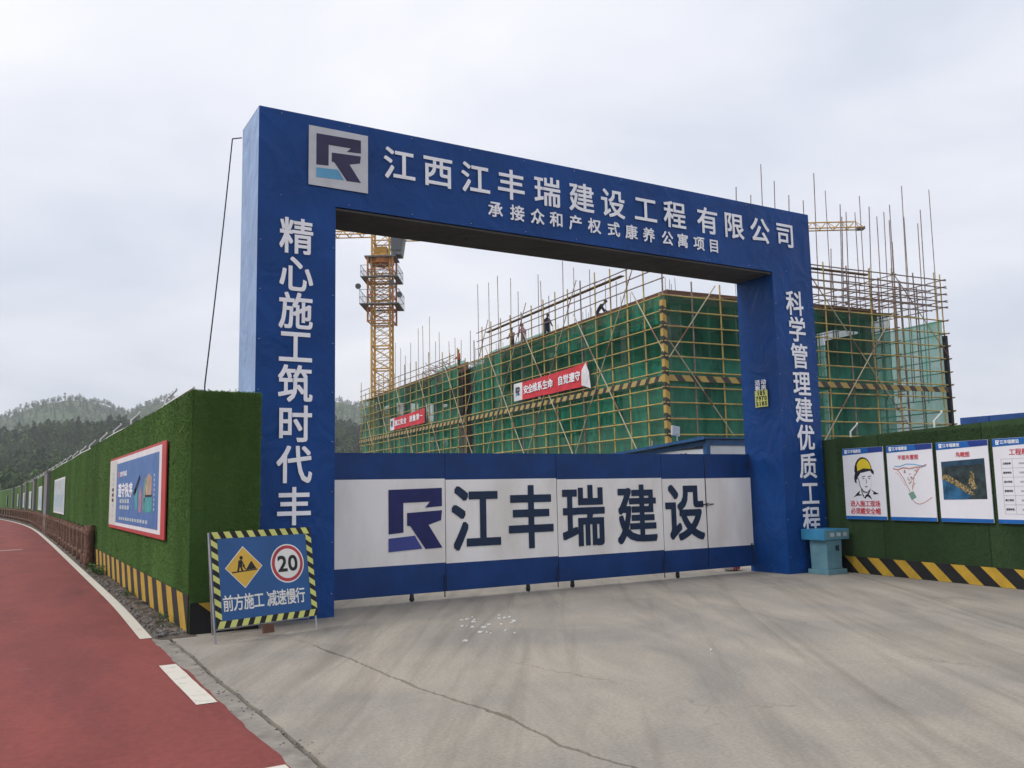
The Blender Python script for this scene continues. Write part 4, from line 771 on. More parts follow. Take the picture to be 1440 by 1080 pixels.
# ================================================================== BUILDING UNDER CONSTRUCTION
PC = Vector((26.24, 30.96, 0)); BU = Vector((.0814, .99668, 0)); BV = Vector((.99668, -.0814, 0))
B = frame(PC, BU, BV, (0, 0, 1))                   # u away along the long face, v along the short face, z up
def onL(px, py, v=0): p = on(px, py, PC + BV * v, BV) - PC; return p.dot(BU), p.z
def onR(px, py, u=0): p = on(px, py, PC + BU * u, BU) - PC; return p.dot(BV), p.z
def fb(*a): return MB().fbox(lambda x, y, z: B(x, y, z), *a)
BD = thing('concrete_building', B(25, 8, 0), 'unfinished concrete building wrapped in scaffolding and green netting', 'building')
def building():
    L, W_ = 50.0, 14.8
    for z, m in ((3.6, 'concrete_raw'), (7.2, 'concrete_raw'), (10.6, 'formwork')): fb(1.3, L, 1.3, W_, z - .22, z).build('floor_slab', m, BD)
    for i, u in enumerate(np.linspace(1.55, L - .3, 13)):
        for v in (1.6, 6.0, 10.2, W_ - .3):
            if 6 > v > 2 and i > 3: continue
            fb(u - .25, u + .25, v - .25, v + .25, 0, 10.38).build('column', 'concrete_raw', BD)
    for z in (3.6, 7.2):
        fb(1.32, L - .02, 1.32, 1.60, z - .62, z - .222).build('edge_beam', 'concrete_raw', BD); fb(1.32, 1.60, 1.61, W_ - .02, z - .62, z - .222).build('edge_beam', 'concrete_raw', BD)
    for z in (10.38,): fb(1.32, L - .02, 1.32, 1.62, z - .55, z - .004).build('edge_beam', 'formwork', BD); fb(1.32, 1.62, 1.63, W_ - .02, z - .55, z - .004).build('edge_beam', 'formwork', BD)
    us = np.linspace(1.55, L - .3, 13)
    for i in range(12):
        for fl, z in enumerate((0, 3.6, 7.2)):
            if fl == 2 and i % 3 != 1: continue
            hh = (1.0, 2.95, 1.4)[(i + fl) % 3]
            if 23 < (us[i] + us[i + 1]) / 2 < 26.5: continue
            fb(us[i] + .26, us[i + 1] - .26, 1.42, 1.60, z + .002, z + hh).build('infill_wall', 'concrete_raw', BD)
    for i, (v0, v1, z, h) in enumerate(((1.9, 3.0, 3.6, 2.9), (4.6, 5.7, 3.6, 2.9), (1.9, 5.7, 0, 2.9), (6.3, 7.3, 3.6, 2.9), (9.0, 9.9, 3.6, 2.9), (12.9, 14.2, 3.6, 2.9), (6.3, 9.9, 7.2, 1.0), (10.5, 12.0, 0, 2.9))):
        fb(1.42, 1.60, v0, v1, z + .002, z + h).build('infill_wall', 'concrete_raw', BD)
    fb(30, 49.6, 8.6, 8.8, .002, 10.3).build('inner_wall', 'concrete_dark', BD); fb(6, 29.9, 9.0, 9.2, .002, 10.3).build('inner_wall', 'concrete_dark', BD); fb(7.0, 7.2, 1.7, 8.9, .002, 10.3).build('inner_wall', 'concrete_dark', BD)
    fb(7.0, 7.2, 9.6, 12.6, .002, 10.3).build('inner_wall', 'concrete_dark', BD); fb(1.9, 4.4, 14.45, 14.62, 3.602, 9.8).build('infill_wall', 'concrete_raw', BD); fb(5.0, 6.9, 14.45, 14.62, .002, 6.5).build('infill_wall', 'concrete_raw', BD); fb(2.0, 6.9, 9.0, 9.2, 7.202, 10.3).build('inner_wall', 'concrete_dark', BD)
    for (u0, u1) in ((1.0, 23.0), (26.0, 49.8)): fb(u0, u1, 1.02, 1.08, 10.35, 11.02).build('edge_formwork', 'formwork', BD)
    fb(1.0, 1.06, 1.09, 14.9, 10.35, 11.0).build('edge_formwork', 'formwork', BD)
    st = MB()                                      # starter bars at the column heads
    for u in np.linspace(1.55, L - .3, 13):
        for v in (1.6, 6, 10.2):
            for du, dv in ((-.18, -.18), (.18, -.18), (.18, .18), (-.18, .18)): st.bar(B(u + du, v + dv, 10.6), B(u + du + random.uniform(-.05, .05), v + dv, 11.5 + random.random() * .5), .014, 4)
    tag(st.build('starter_bars', 'pole_rust', BD), kind='stuff')
building()

# ------------------------------------------------------------------ scaffold
SC = thing('scaffold', B(0, 0, 0), 'yellow steel tube scaffold with green nets around the building', 'scaffold')
_bar = {}
def pole(name, p, q, r, m, parent, n=6):
    """tube from shared mesh data, one object"""
    p, q = Vector(p), Vector(q); k = (round(r, 4), n)
    if k not in _bar:
        mb = MB().bar((0, 0, -.5), (0, 0, .5), r, n); me = bpy.data.meshes.new('tube'); me.from_pydata([tuple(v) for v in mb.v], [], mb.f); me.materials.append(None); _bar[k] = me
    o = bpy.data.objects.new(name, _bar[k]); C.objects.link(o); o.material_slots[0].link = 'OBJECT'; o.material_slots[0].material = MATS[m]
    d = q - p; o.parent = parent; o.rotation_mode = 'QUATERNION'; o.rotation_quaternion = d.to_track_quat('Z', 'Y'); o.scale = (1, 1, d.length); o.location = (p + q) / 2 - worg(parent); return o
def scaffold():
    LV = [.36 + .72 * k for k in range(15)]; r = .039; cps = []
    UL = [0 + 1.5 * k for k in range(35)]; VR = [1.68 * k for k in range(1, 12)] + [18.9]
    J = lambda s=.02: random.uniform(-s, s)
    for k, u in enumerate(UL):
        top = 12.45 + random.random() * .5 if u < 22 else 10.9 + random.random() * 1.6
        pole('standard', B(u + J(), 0 + J(), 0), B(u + J(.05), J(.03), top), r, 'pole_yellow' if k % 5 else 'pole_rust', SC)
        if k > 1: pole('standard', B(u + J(), .95, 0), B(u + J(.05), .95, 10.3 + random.random() * .3), r, 'pole_rust', SC)
        cps += [B(u, 0, z) for z in LV]
    for k, v in enumerate(VR):
        top = 12.9 + random.random() * .3 if v > 8 else 11.2; 
        pole('standard', B(J(), v + J(), 0), B(J(.04), v + J(.05), top), r, 'pole_yellow' if k % 3 else 'pole_rust', SC)
        if v > 1.2 and v < 18: pole('standard', B(.95, v, 0), B(.95 + J(.05), v, 10.3 if v < 8 else 12.8), r, 'pole_rust', SC)
        cps += [B(0, v, z) for z in LV]
    for u in np.arange(1.6, 11, 1.6):
        for v in (18.9, 17.6): pole('standard', B(u, v + J(), 0), B(u, v, 12.6 + random.random() * .4), r, 'pole_rust', SC)
    segs = [(a, min(a + 6.3, 51.2)) for a in np.arange(-.25, 51, 6.0)]
    for z in LV:
        for a, b in segs:
            if z < 3: continue
            pole('ledger', B(a, -.05, z + J()), B(b, -.05, z + J()), r * .9, 'pole_yellow', SC)
        for a, b in ((-.25, 6.4), (6.2, 12.8), (12.6, 19.2)):
            if z < 3: continue
            pole('ledger', B(-.05, a, z + J()), B(-.05, b, z + J()), r * .9, 'pole_yellow', SC)
        if z > 3:
            pole('ledger', B(-.3, 18.95, z + J()), B(5.2, 18.95, z + J()), r * .9, 'pole_rust', SC); pole('ledger', B(5, 18.95, z), B(10.3, 18.95, z + J()), r * .9, 'pole_rust', SC); pole('ledger', B(-.2, 15.2, z + .1), B(4, 15.2, z + .1), r * .9, 'pole_rust', SC)
    for z in (11.25, 11.75, 12.35):                # guard rails above the roof edge
        for a, b in segs[:4]:
            if a < 20: pole('guard_rail', B(a, -.05, z + J()), B(min(b, 21.8), -.05, z + J()), r * .85, 'pole_rust', SC)
    for z in (11.2, 11.55, 11.95, 12.35, 12.75):
        for a, b in ((6.2, 12.8), (12.6, 19.3)):
            pole('guard_rail', B(-.05, a, z + J()), B(-.05, b, z + J()), r * .85, 'pole_rust', SC); pole('guard_rail', B(1.0, a, z + J(.06)), B(1.0, b, z + J(.06)), r * .85, 'pole_rust', SC)
        pole('guard_rail', B(-.3, 18.95, z), B(10, 18.95, z + J()), r * .85, 'pole_rust', SC); pole('guard_rail', B(-.2, 15.2, z), B(9, 15.2, z), r * .85, 'pole_rust', SC)
    for z in (11.0, 11.5):
        for a, b in ((26, 32), (31.8, 38), (37.8, 44), (43.8, 51.2)): pole('guard_rail', B(a, -.05, z + J()), B(b, -.05, z + J()), r * .85, 'pole_rust', SC)
    tr = MB()                                      # transoms between the two rows
    for z in LV[4::2]:
        for u in UL: tr.bar(B(u, -.15, z + .06), B(u, 1.1, z + .06), .022, 4)
        for v in VR:
            if v < 15: tr.bar(B(-.15, v, z + .06), B(1.1, v, z + .06), .022, 4)
    tag(tr.build('transoms', 'pole_rust', SC), kind='stuff')
    cb = MB()
    for p in cps:
        if p.z > 3: s = .05; cb.box(p.x - s, p.x + s, p.y - s, p.y + s, p.z - s * .8, p.z + s * .8)
    tag(cb.build('couplers', 'coupler', SC), kind='stuff')
    # long braces, painted in pale and red bands
    stripes('brace_paint', (.46, .40, .27), (.28, .10, .07), 3.0, (0, 0, 1), .78)
    for u0 in (2.4, 8.2, 14.4, 20.2, 28.0, 34.0, 40.0, 45.5, 50.5): pole('brace', B(u0, -.11, 11.1), B(u0 - 7.4, -.11, 1.2) if u0 > 7.5 else B(max(u0 - 5, -.1), -.11, 11.1 - (u0 - max(u0 - 5, -.1)) * 1.34), .03, 'brace_paint', SC)
    for u0 in (3.6, 9.6, 15.8, 21.5): pole('brace', B(u0 - 1.9, -.15, 12.9), B(u0 + 4.9, -.15, 3.2), .028, 'brace_paint', SC)
    for a, b in (((3.0, 11.1), (.15, 7.5)), ((.2, 8.3), (3.7, 3.9)), ((8.4, 13.0), (16.6, 3.2)), ((14.9, 10.6), (9.3, 3.6)), ((15.0, 12.9), (19.0, 8.4))): pole('brace', B(-.11, a[0], a[1]), B(-.11, b[0], b[1]), .03, 'brace_paint', SC)
    # hazard painted toe boards and corner wrap
    stripes('toe_paint', (.42, .30, .09), (.03, .028, .025), .62, (.0814 * .8, .8, .6), .55); stripes('toe_paint_side', (.42, .29, .07), (.04, .03, .025), .72, (.8, -.06, .7), .52); stripes('corner_paint', (.48, .30, .06), (.03, .028, .025), .62, (.5, 0, .87), .5)
    for a, b in segs:
        for c, d in ((a, b), ):
            if c > 23 and d < 26: continue
            lo, hi = c + .26, d
            if lo < 23.4 < hi: fb(lo, 23.4, -.10, -.075, 6.42, 6.68).build('toe_board', 'toe_paint', SC); lo = 25.6
            if lo < hi: fb(lo, hi, -.10, -.075, 6.42, 6.68).build('toe_board', 'toe_paint', SC)
    for a, b in ((.1, 6.3), (6.31, 12.6), (12.61, 19.0)): fb(-.10, -.075, a, b, 6.42, 6.70).build('toe_board', 'toe_paint_side', SC)
    fb(-.12, .10, -.12, .10, 2.6, 10.2).build('corner_wrap', 'corner_paint', SC)
    fb(-.12, .10, 18.80, 18.98, 4, 9.6).build('corner_wrap', 'hazard_black', SC)
    # deck planks and timber at the top lift
    for k in range(26):
        u = .5 + k * 1.9 + random.random(); v = .15 + .7 * random.random(); z = 10.5 + random.random() * .14
        if 22 < u < 25: continue
        l = 2.5 + random.random() * 1.5; a = random.uniform(-.05, .05); p, q = B(u, v, z), B(u + l, v + a, z + a); d = Vector((0, 0, .04)); n_ = BV * .11; MB().hexa([p - n_, q - n_, q + n_, p + n_, p - n_ + d, q - n_ + d, q + n_ + d, p + n_ + d]).build('plank', 'timber', SC)
    for k in range(14):
        v = .4 + k * 1.05; p, q = B(.1 + .7 * random.random(), v, 10.5 + .18 * random.random()), B(.1 + .7 * random.random(), v + 3, 10.52 + .18 * random.random()); d = Vector((0, 0, .045)); n_ = BU * .1; MB().hexa([p - n_, q - n_, q + n_, p + n_, p - n_ + d, q - n_ + d, q + n_ + d, p + n_ + d]).build('plank', 'timber', SC)
    for a, b in ((3.6, 9.4), (9.0, 14.8), (14.5, 20.5)): fb(a, b, .05, .30, 12.18, 12.23).build('plank', 'timber', SC)
    for a, b in ((6.5, 10), (9.5, 13.5)): fb(.05, .3, a, b, 12.6, 12.66).build('plank', 'timber', SC)
    # tubes stood upright on the roof deck for the next storey
    L_ = [(672, 400), (687, 395), (700, 388), (717, 391), (728, 410), (756, 386), (761, 395), (772, 416), (790, 367), (806, 376), (828, 379), (588, 454), (595, 458), (604, 445), (618, 467), (577, 482), (556, 482), (563, 490), (632, 480), (640, 475), (661, 465), (612, 480), (648, 478), (850, 392), (866, 395), (570, 500), (526, 530), (545, 520)]
    for px, py in L_:
        v = random.choice((1.5, 2.6, 3.8)); u, z = onL(px, py, v); pole('upright_tube', B(u, v, 10.6), B(u + J(.05), v + J(.05), min(z, 17)), .024, 'pole_rust', SC)
    Rr = [(1035, 263), (1054, 275), (1071, 225), (1087, 240), (1108, 275), (1131, 281), (1144, 239), (1161, 250), (1180, 288), (1190, 298), (1204, 298), (1207, 249), (1221, 291), (1234, 304), (1241, 299), (1251, 288), (1250, 310), (1266, 262), (1273, 305), (1291, 314), (1294, 295), (1308, 266), (1168, 350), (1224, 376), (1183, 305), (1256, 340)]
    for k, (px, py) in enumerate(Rr):
        u = (.0, 1.0, 2.6, 4.5)[k % 4] if px < 1250 else (0, 1.6)[k % 2]
        v, z = onR(px, py, u); pole('upright_tube', B(u, v - .25, 10.7 if v < 15 else 6), B(u + J(.1), v, min(z, 19)), .026, 'pole_rust', SC)
    # safety nets laced behind the outer row
    def net(a0, a1, z0, z1, kind, m, off):
        nx, nz = max(3, int((a1 - a0) / .3)), 6; V = []; F = []
        for i in range(nx + 1):
            for j in range(nz + 1):
                a = a0 + (a1 - a0) * i / nx; z = z0 + (z1 - z0) * j / nz; d = .09 * noise.noise(Vector((a * 1.1, z * .7, off * 3))) + .05 * noise.noise(Vector((a * 3.5, z * 1.2, off))) + .02 * math.sin(a * 4.2) + off + .05
                V.append(tuple(B(a, d, z) if kind == 'L' else B(d, a, z)))
        for i in range(nx):
            for j in range(nz): k = i * (nz + 1) + j; F.append((k, k + nz + 1, k + nz + 2, k + 1))
        raw('net_panel', V, F, m, SC, True)
    rows = [(2.2, 4.0), (4.0, 5.8), (5.8, 7.6), (7.6, 9.2), (9.2, 10.5)]
    for z0, z1 in rows:
        a = .1
        while a < 50.8:
            b = min(a + 5.9, 51.0)
            if a < 23.3 < b: b = 23.3
            net(a, b, z0, z1, 'L', 'net_dark' if z0 > 7 and random.random() < .65 else 'net_green', .09); a = b + .02
            if abs(a - 23.32) < .05: a = 25.6
        for a, b in ((.1, 5), (5.02, 10), (10.02, 14.8)): net(a, b, z0, z1, 'R', 'net_dark' if z0 > 7 else 'net_side', .09)
        for a, b in ((.1, 5), (5.02, 10.2)): net(a, b, z0, z1, 'L', 'net_pale', 18.78)
    net(14, 23.2, 10.7, 11.35, 'L', 'net_pale', 1.5); net(27.5, 33.6, 10.6, 11.4, 'L', 'net_pale', 1.4); net(23.4, 25.5, 2.2, 10.3, 'L', 'gap_shade', .5)  # last panel: near-black sheet standing for the deep shade in the unnetted gap
    tg = MB()                                      # tangle of tubes and branches piled at the far roof edge
    for k in range(90): p = B(28 + random.random() * 5.5, .1 + random.random() * .8, 9.6 + random.random() * 1.9); tg.bar(p, p + Vector((random.gauss(0, .6), random.gauss(0, .8), random.gauss(0, .35))), .022, 4)
    tag(tg.build('tube_pile', 'pole_rust', SC), kind='stuff')
scaffold()

# ------------------------------------------------------------------ slogan banners
def banner(u0, u1, z0a, z1a, z0b, z1b, label, text, fold):
    """u0 far end (left in view), u1 near end"""
    o = thing('slogan_banner', B((u0 + u1) / 2, -.16, min(z0a, z0b)), label, 'banner', 'red slogan banners on the scaffold'); n = 30
    P = lambda t, s, c=0: B(u0 + (u1 - u0) * t, -.17 - .03 * math.sin(t * 19 + s * 2) * (1 - s) - c, (z0a + (z0b - z0a) * t) * (1 - s) + (z1a + (z1b - z1a) * t) * s - .05 * math.sin(math.pi * t) * s)
    def sheet(nm, m, t0, t1, c=0):
        V = []; F = []; k_ = max(2, int(n * (t1 - t0)))
        for i in range(k_ + 1):
            for j in range(6): V.append(tuple(P(t0 + (t1 - t0) * i / k_, j / 5, c)))
        for i in range(k_):
            for j in range(5): k = i * 6 + j; F.append((k, k + 6, k + 7, k + 1))
        return raw(nm, V, F, m, o, True)
    sheet('white_end', 'banner_white', 0, .13); sheet('red_cloth', 'banner_red', .13, 1)
    ex = -BU; L_ = abs(u1 - u0)
    F = lambda a, b, c=0: B(u0 - a, -.21 - c, b)
    logo(F, .035 * L_, (z1a + z0a) / 2 + .28, .06 * L_, .5, ('logo_dark', 'logo_sky'), o, .0)
    h = (z1a - z0a) * .50; st = L_ * .83 / (len(text) + .6)
    for k, ch in enumerate(text):
        if ch == ' ': continue
        t = .155 + (.765 if fold else .80) * (k + .5) / len(text); p = P(t, .52); char(ch, p - BV * .045, ex, (0, 0, 1), st * 1.0, h, 'print_white', o, .03, .004)
    if fold:
        V = [P(.935, .06) - BV * .08, P(.94, .72) - BV * .05, P(.985, 1.0) - BV * .03, P(1.03, .55) - BV * .07, P(1.05, -.16) - BV * .08]; MB().add([*V, *[v + BV * .012 for v in V]], [(0, 1, 2, 3, 4), (9, 8, 7, 6, 5)] + [(i, i + 5, (i + 1) % 5 + 5, (i + 1) % 5) for i in range(5)]).build('folded_corner', 'banner_white', o)
    for t in (0, 1):
        p = P(t, 1); MB().bar(p, p + BV * .12 + Vector((0, 0, .12)), .008, 4).build('tie', 'cable_black', o)
banner(15.8, 6.75, 7.02, 8.10, 6.98, 8.22, 'larger red banner with folded white corner on near scaffold', '安全维系生命 自觉遵守', True)
banner(41.1, 32.1, 6.94, 7.98, 6.98, 8.16, 'smaller red banner on the far part of scaffold', '施工安全 质量第一', False)

# ------------------------------------------------------------------ workers on the roof
def person(label, P, face, pose, top, legs, hat, s=1.0):
    face = Vector(face).normalized(); side = Vector((face.y, -face.x, 0)); up = Vector((0, 0, 1))
    q = lambda f, sd, z: (face * f + side * sd + up * z) * s
    if pose == 'stand': tor = [(0, 0, .92), (.01, 0, 1.12), (.02, 0, 1.34), (.01, 0, 1.46), (.03, 0, 1.54), (.05, 0, 1.63), (.05, 0, 1.72)]; hands = ((.30, .16, 1.05), (.28, -.14, 1.12)); elb = ((.06, .27, 1.12), (.06, -.27, 1.12)); knee = .03
    elif pose == 'bend': tor = [(-.20, 0, .62), (-.10, 0, .80), (.06, 0, .98), (.15, 0, 1.06), (.21, 0, 1.12), (.28, 0, 1.19), (.32, 0, 1.27)]; hands = ((.46, .15, .62), (.44, -.14, .55)); elb = ((.22, .27, .74), (.22, -.27, .72)); knee = .22
    else: tor = [(0, 0, .92), (.03, 0, 1.12), (.08, 0, 1.33), (.09, 0, 1.45), (.12, 0, 1.53), (.16, 0, 1.61), (.19, 0, 1.69)]; hands = ((.48, .14, 1.28), (.42, -.16, .98)); elb = ((.22, .28, 1.16), (.14, -.27, 1.10)); knee = .05
    V = [q(*t) for t in tor]; rad = [(.155, .12), (.145, .105), (.175, .115), (.10, .09), (.058, .058), (.092, .085), (.085, .08)]; part = ['l', 't', 't', 't', 's', 's', 's']; E = [(i, i + 1) for i in range(6)]
    def add(v, r, p, frm): V.append(q(*v)); rad.append((r, r)); part.append(p); E.append((frm, len(V) - 1)); return len(V) - 1
    for i, sg in enumerate((1, -1)):
        sh = tor[2]; a = add((sh[0], sg * .19, sh[2] + .06), .065, 't', 2); b = add(elb[i], .05, 't', a); c = add(hands[i], .038, 't', b); d = Vector(hands[i]) - Vector(elb[i]); d = d.normalized() * .09; add(tuple(Vector(hands[i]) + d), .036, 's', c)
        hp = tor[0]; a = add((hp[0], sg * .10, hp[2] - .10), .10, 'l', 0); b = add((hp[0] * .3 + knee, sg * .15, .50), .068, 'l', a); c = add((-.02 + .10 * sg * knee, sg * .13, .10), .05, 'l', b); add((.13, sg * .14, .045), .042, 'b', c)
    me = bpy.data.meshes.new('person'); me.from_pydata([tuple(v) for v in V], E, []); o = bpy.data.objects.new('person', me); C.objects.link(o)
    md = o.modifiers.new('skin', 'SKIN'); md.use_smooth_shade = True; sk_ = me.skin_vertices[0].data
    for i, r in enumerate(rad): sk_[i].radius = (r[0] * s, r[1] * s)
    sk_[0].use_root = True; sb = o.modifiers.new('sub', 'SUBSURF'); sb.levels = sb.render_levels = 1
    bpy.context.view_layer.update(); m2 = bpy.data.meshes.new_from_object(o.evaluated_get(bpy.context.evaluated_depsgraph_get())); o.modifiers.clear(); o.data = m2; bpy.data.meshes.remove(me)
    for n in ('cloth_dark', 'skin', top, legs): m2.materials.append(MATS[n])
    ids = {'b': 0, 's': 1, 't': 2, 'l': 3}
    for p in m2.polygons:
        c = p.center; i = min(range(len(V)), key=lambda k: (V[k] - c).length - rad[k][0] * .6); p.material_index = ids[part[i]]; p.use_smooth = True
    o.location = P; tag(o, label, 'person', 'workers on the roof edge')
    hd = Vector(P) + V[6]; ax = (V[6] - V[5]).normalized(); hb = MB(); a = ax.orthogonal().normalized(); b = ax.cross(a)
    prof_ = [(.0, .135), (.018, .105), (.06, .10), (.095, .075), (.112, .03)]; n = 12; vs = [hd + ax * (h * s - .03) + (a * math.cos(6.283 * k / n) + b * math.sin(6.283 * k / n)) * r_ * s for h, r_ in prof_ for k in range(n)]
    hb.add(vs, [(i * n + k, i * n + (k + 1) % n, (i + 1) * n + (k + 1) % n, (i + 1) * n + k) for i in range(4) for k in range(n)] + [tuple(range(4 * n, 5 * n)), tuple(range(n))[::-1]]); hb.build('helmet', hat, o, smooth=True)
    return o
for px, pz, pose, fc, top, legs, hat, lab in ((845, 'x', 'bend', -BU * .4 + BV * .6, 'cloth_dark', 'cloth_navy', 'hat_dark', 'worker in dark clothes bending over the near roof edge'),
        (769, 'x', 'reach', -BU, 'cloth_navy', 'cloth_navy', 'hat_dark', 'worker in navy standing and reaching along roof edge'), (720, 'x', 'stand', -BU * .3 - BV, 'cloth_brown', 'cloth_dark', 'hat_dark', 'worker in brown shirt facing out from roof edge'),
        (736, 'x', 'reach', BU, 'cloth_pink', 'cloth_brown', 'hat_red', 'worker in pink shirt behind the guard rails'), (645, 'x', 'stand', -BV, 'cloth_red', 'cloth_dark', 'hat_yellow', 'worker in red top and yellow helmet on far roof edge')):
    v = 1.45; u, _ = onL(px, 470, v); person(lab, B(u, v, 10.605 if px > 700 else 10.605), fc, pose, top, legs, hat)

# ================================================================== TOWER CRANE
def crane():
    base = Vector((35.2, 88.2, 0)); ex = Vector((.855, -.518, 0)).normalized(); ey = Vector((.518, .855, 0)).normalized(); F = frame(base, ex, ey, (0, 0, 1))
    o = thing('tower_crane', base, 'yellow lattice tower crane rising behind the building', 'crane'); h = 1.0; S_ = 2.45
    mb = MB(); cs = [(-h, -h), (h, -h), (h, h), (-h, h)]
    for (a, b) in cs: mb.fbox(lambda x, y, z: Vector((0, 0, 0)) + ex * x + ey * y + Vector((0, 0, z)), a - .1, a + .1, b - .1, b + .1, 0, S_)
    G = lambda x, y, z: ex * x + ey * y + Vector((0, 0, z))
    for i in range(4):
        a, b = cs[i], cs[(i + 1) % 4]; mb.bar(G(*a, .08), G(*b, .08), .085, 5); mb.bar(G(*a, .1), G(*b, S_ / 2), .045, 4); mb.bar(G(*b, S_ / 2), G(*a, S_), .045, 4); mb.bar(G(*a, S_ / 2), G(*b, S_ / 2), .04, 4)
        mb.bar(G(*b, .1), G(*a, S_ / 2), .045, 4); mb.bar(G(*a, S_ / 2), G(*b, S_), .045, 4)
    first = None; k = 0; top = 27.0
    while k * S_ < top - .5:
        if first is None: first = mb.build('mast_section', 'crane_yellow', o); first.location = (0, 0, S_ / 2); z0 = first.location.z
        else: c = first.copy(); C.objects.link(c); c.location.z = z0 + k * S_
        k += 1
    # climbing cage with service platforms
    cg = MB(); H_ = 1.35
    for (a, b) in [(-H_, -H_), (H_, -H_), (H_, H_), (-H_, H_)]: cg.fbox(F, a - .09, a + .09, b - .09, b + .09, 19.8, 27.0)
    for z in np.arange(19.9, 27, 1.42):
        for (a, b), (c, d) in (((-H_, -H_), (H_, -H_)), ((H_, -H_), (H_, H_)), ((H_, H_), (-H_, H_)), ((-H_, H_), (-H_, -H_))): cg.bar(F(a, b, z), F(c, d, z), .07, 4); cg.bar(F(a, b, z), F(c, d, z + 1.42 if z < 25 else z), .045, 4)
    cg.build('climbing_cage', 'crane_orange', o)
    def platform(z, w_, hr):
        p = MB()
        for a0, a1, b0, b1 in ((-w_, w_, -w_, -H_ - .12), (-w_, w_, H_ + .12, w_), (-w_, -H_ - .12, -H_ - .12, H_ + .12), (H_ + .12, w_, -H_ - .12, H_ + .12)): p.fbox(F, a0, a1, b0, b1, z, z + .12)
        pl_ = p.build('platform', 'crane_grey', o); rl = MB(); n = 5
        for (a, b), (c, d) in (((-w_, -w_), (w_, -w_)), ((w_, -w_), (w_, w_)), ((w_, w_), (-w_, w_)), ((-w_, w_), (-w_, -w_))):
            for zz in (hr, hr * .5): rl.bar(F(a, b, z + zz), F(c, d, z + zz), .03, 4)
            for i in range(n): t = i / n; rl.bar(F(a + (c - a) * t, b + (d - b) * t, z), F(a + (c - a) * t, b + (d - b) * t, z + hr), .025, 4)
        rl.build('railing', 'crane_grey', pl_)
    platform(21.6, 2.1, 1.6); platform(24.6, 2.0, 1.3)
    for a, b, z in ((-2.2, -2.1, 23.6), (2.2, -2.1, 22.6), (1.4, -2.1, 23.9)):
        MB().bar(F(a, b, z), F(a, b - .25, z - .1), .28, 8, .33).build('floodlight', 'crane_grey', o)
    # slewing unit, cab, jibs
    sl = MB(); c4 = [(-.95, -.95), (.95, -.95), (.95, .95), (-.95, .95)]
    for i in range(4):
        p_, q_ = c4[i], c4[(i + 1) % 4]; sl.fbox(F, p_[0] - .1, p_[0] + .1, p_[1] - .1, p_[1] + .1, 27.2, 30.6)
        for zz in (27.3, 28.9, 30.5): sl.bar(F(*p_, zz), F(*q_, zz), .08, 5)
        sl.bar(F(*p_, 27.3), F(*q_, 28.9), .05, 4); sl.bar(F(*q_, 28.9), F(*p_, 30.5), .05, 4)
    sl.fbox(F, -.6, .6, -.6, .6, 27.3, 28.3)
    MB().bar(F(0, 0, 26.4), F(0, 0, 27.2), 1.35, 14).build('slewing_ring', 'crane_orange', o); sl.build('slewing_tower', 'crane_yellow', o); MB().fbox(F, -1.7, 1.7, -1.5, 1.5, 26.95, 27.1).build('slewing_deck', 'crane_grey', o)
    cb = MB().hexa([F(a, b, c) for a, b, c in ((1.2, -1.5, 27.1), (2.3, -1.5, 27.1), (2.3, .3, 27.1), (1.2, .3, 27.1), (1.2, -1.7, 29.2), (2.6, -1.7, 29.2), (2.6, .3, 29.2), (1.2, .3, 29.2))]).build('cab', 'crane_grey', o, .05)
    MB().hexa([F(a, b, c) for a, b, c in ((1.3, -1.62, 27.6), (2.25, -1.62, 27.6), (2.25, -1.56, 27.6), (1.3, -1.56, 27.6), (1.3, -1.74, 29.0), (2.5, -1.74, 29.0), (2.5, -1.66, 29.0), (1.3, -1.66, 29.0))]).build('cab_window', 'glass_dark', cb)
    def jib(a0, a1, nm, zb, hh, wd, n):
        j = MB(); st = (a1 - a0) / n
        for b in (-wd, wd): j.bar(F(a0, b, zb), F(a1, b, zb), .075, 5)
        j.bar(F(a0, 0, zb + hh), F(a1 - st * .6, 0, zb + hh * .9), .08, 5)
        for i in range(n):
            x0, xm, x1 = a0 + i * st, a0 + (i + .5) * st, a0 + (i + 1) * st; zt = zb + hh
            for b in (-wd, wd): j.bar(F(x0, b, zb), F(xm, 0, zt), .04, 4); j.bar(F(xm, 0, zt), F(x1, b, zb), .04, 4)
            j.bar(F(x0, -wd, zb), F(x0, wd, zb), .04, 4)
        return j.build(nm, 'crane_yellow', o)
    jib(1.0, 52.6, 'jib', 29.15, .85, .5, 34); MB().fbox(F, 52.0, 52.8, -.4, .4, 29.0, 29.3).build('jib_end_sheave', 'crane_grey', o)
    jib(-10.5, -1.0, 'counter_jib', 29.75, .6, .7, 7); MB().fbox(F, -10.3, -8.6, -.6, .6, 28.6, 30.6).build('counterweight', 'concrete_raw', o, .04)
    th = MB()
    for b in (-.6, .6): th.bar(F(-.6, b, 30.6), F(0, 0, 35.5), .09, 5); th.bar(F(.6, b, 30.6), F(0, 0, 35.5), .09, 5)
    th.build('tower_head', 'crane_yellow', o); MB().bar(F(0, 0, 35.4), F(20, 0, 30.2), .04, 4).build('tie_bar', 'crane_grey', o); MB().bar(F(0, 0, 35.4), F(-9, 0, 30.1), .04, 4).build('tie_bar', 'crane_grey', o)
crane()

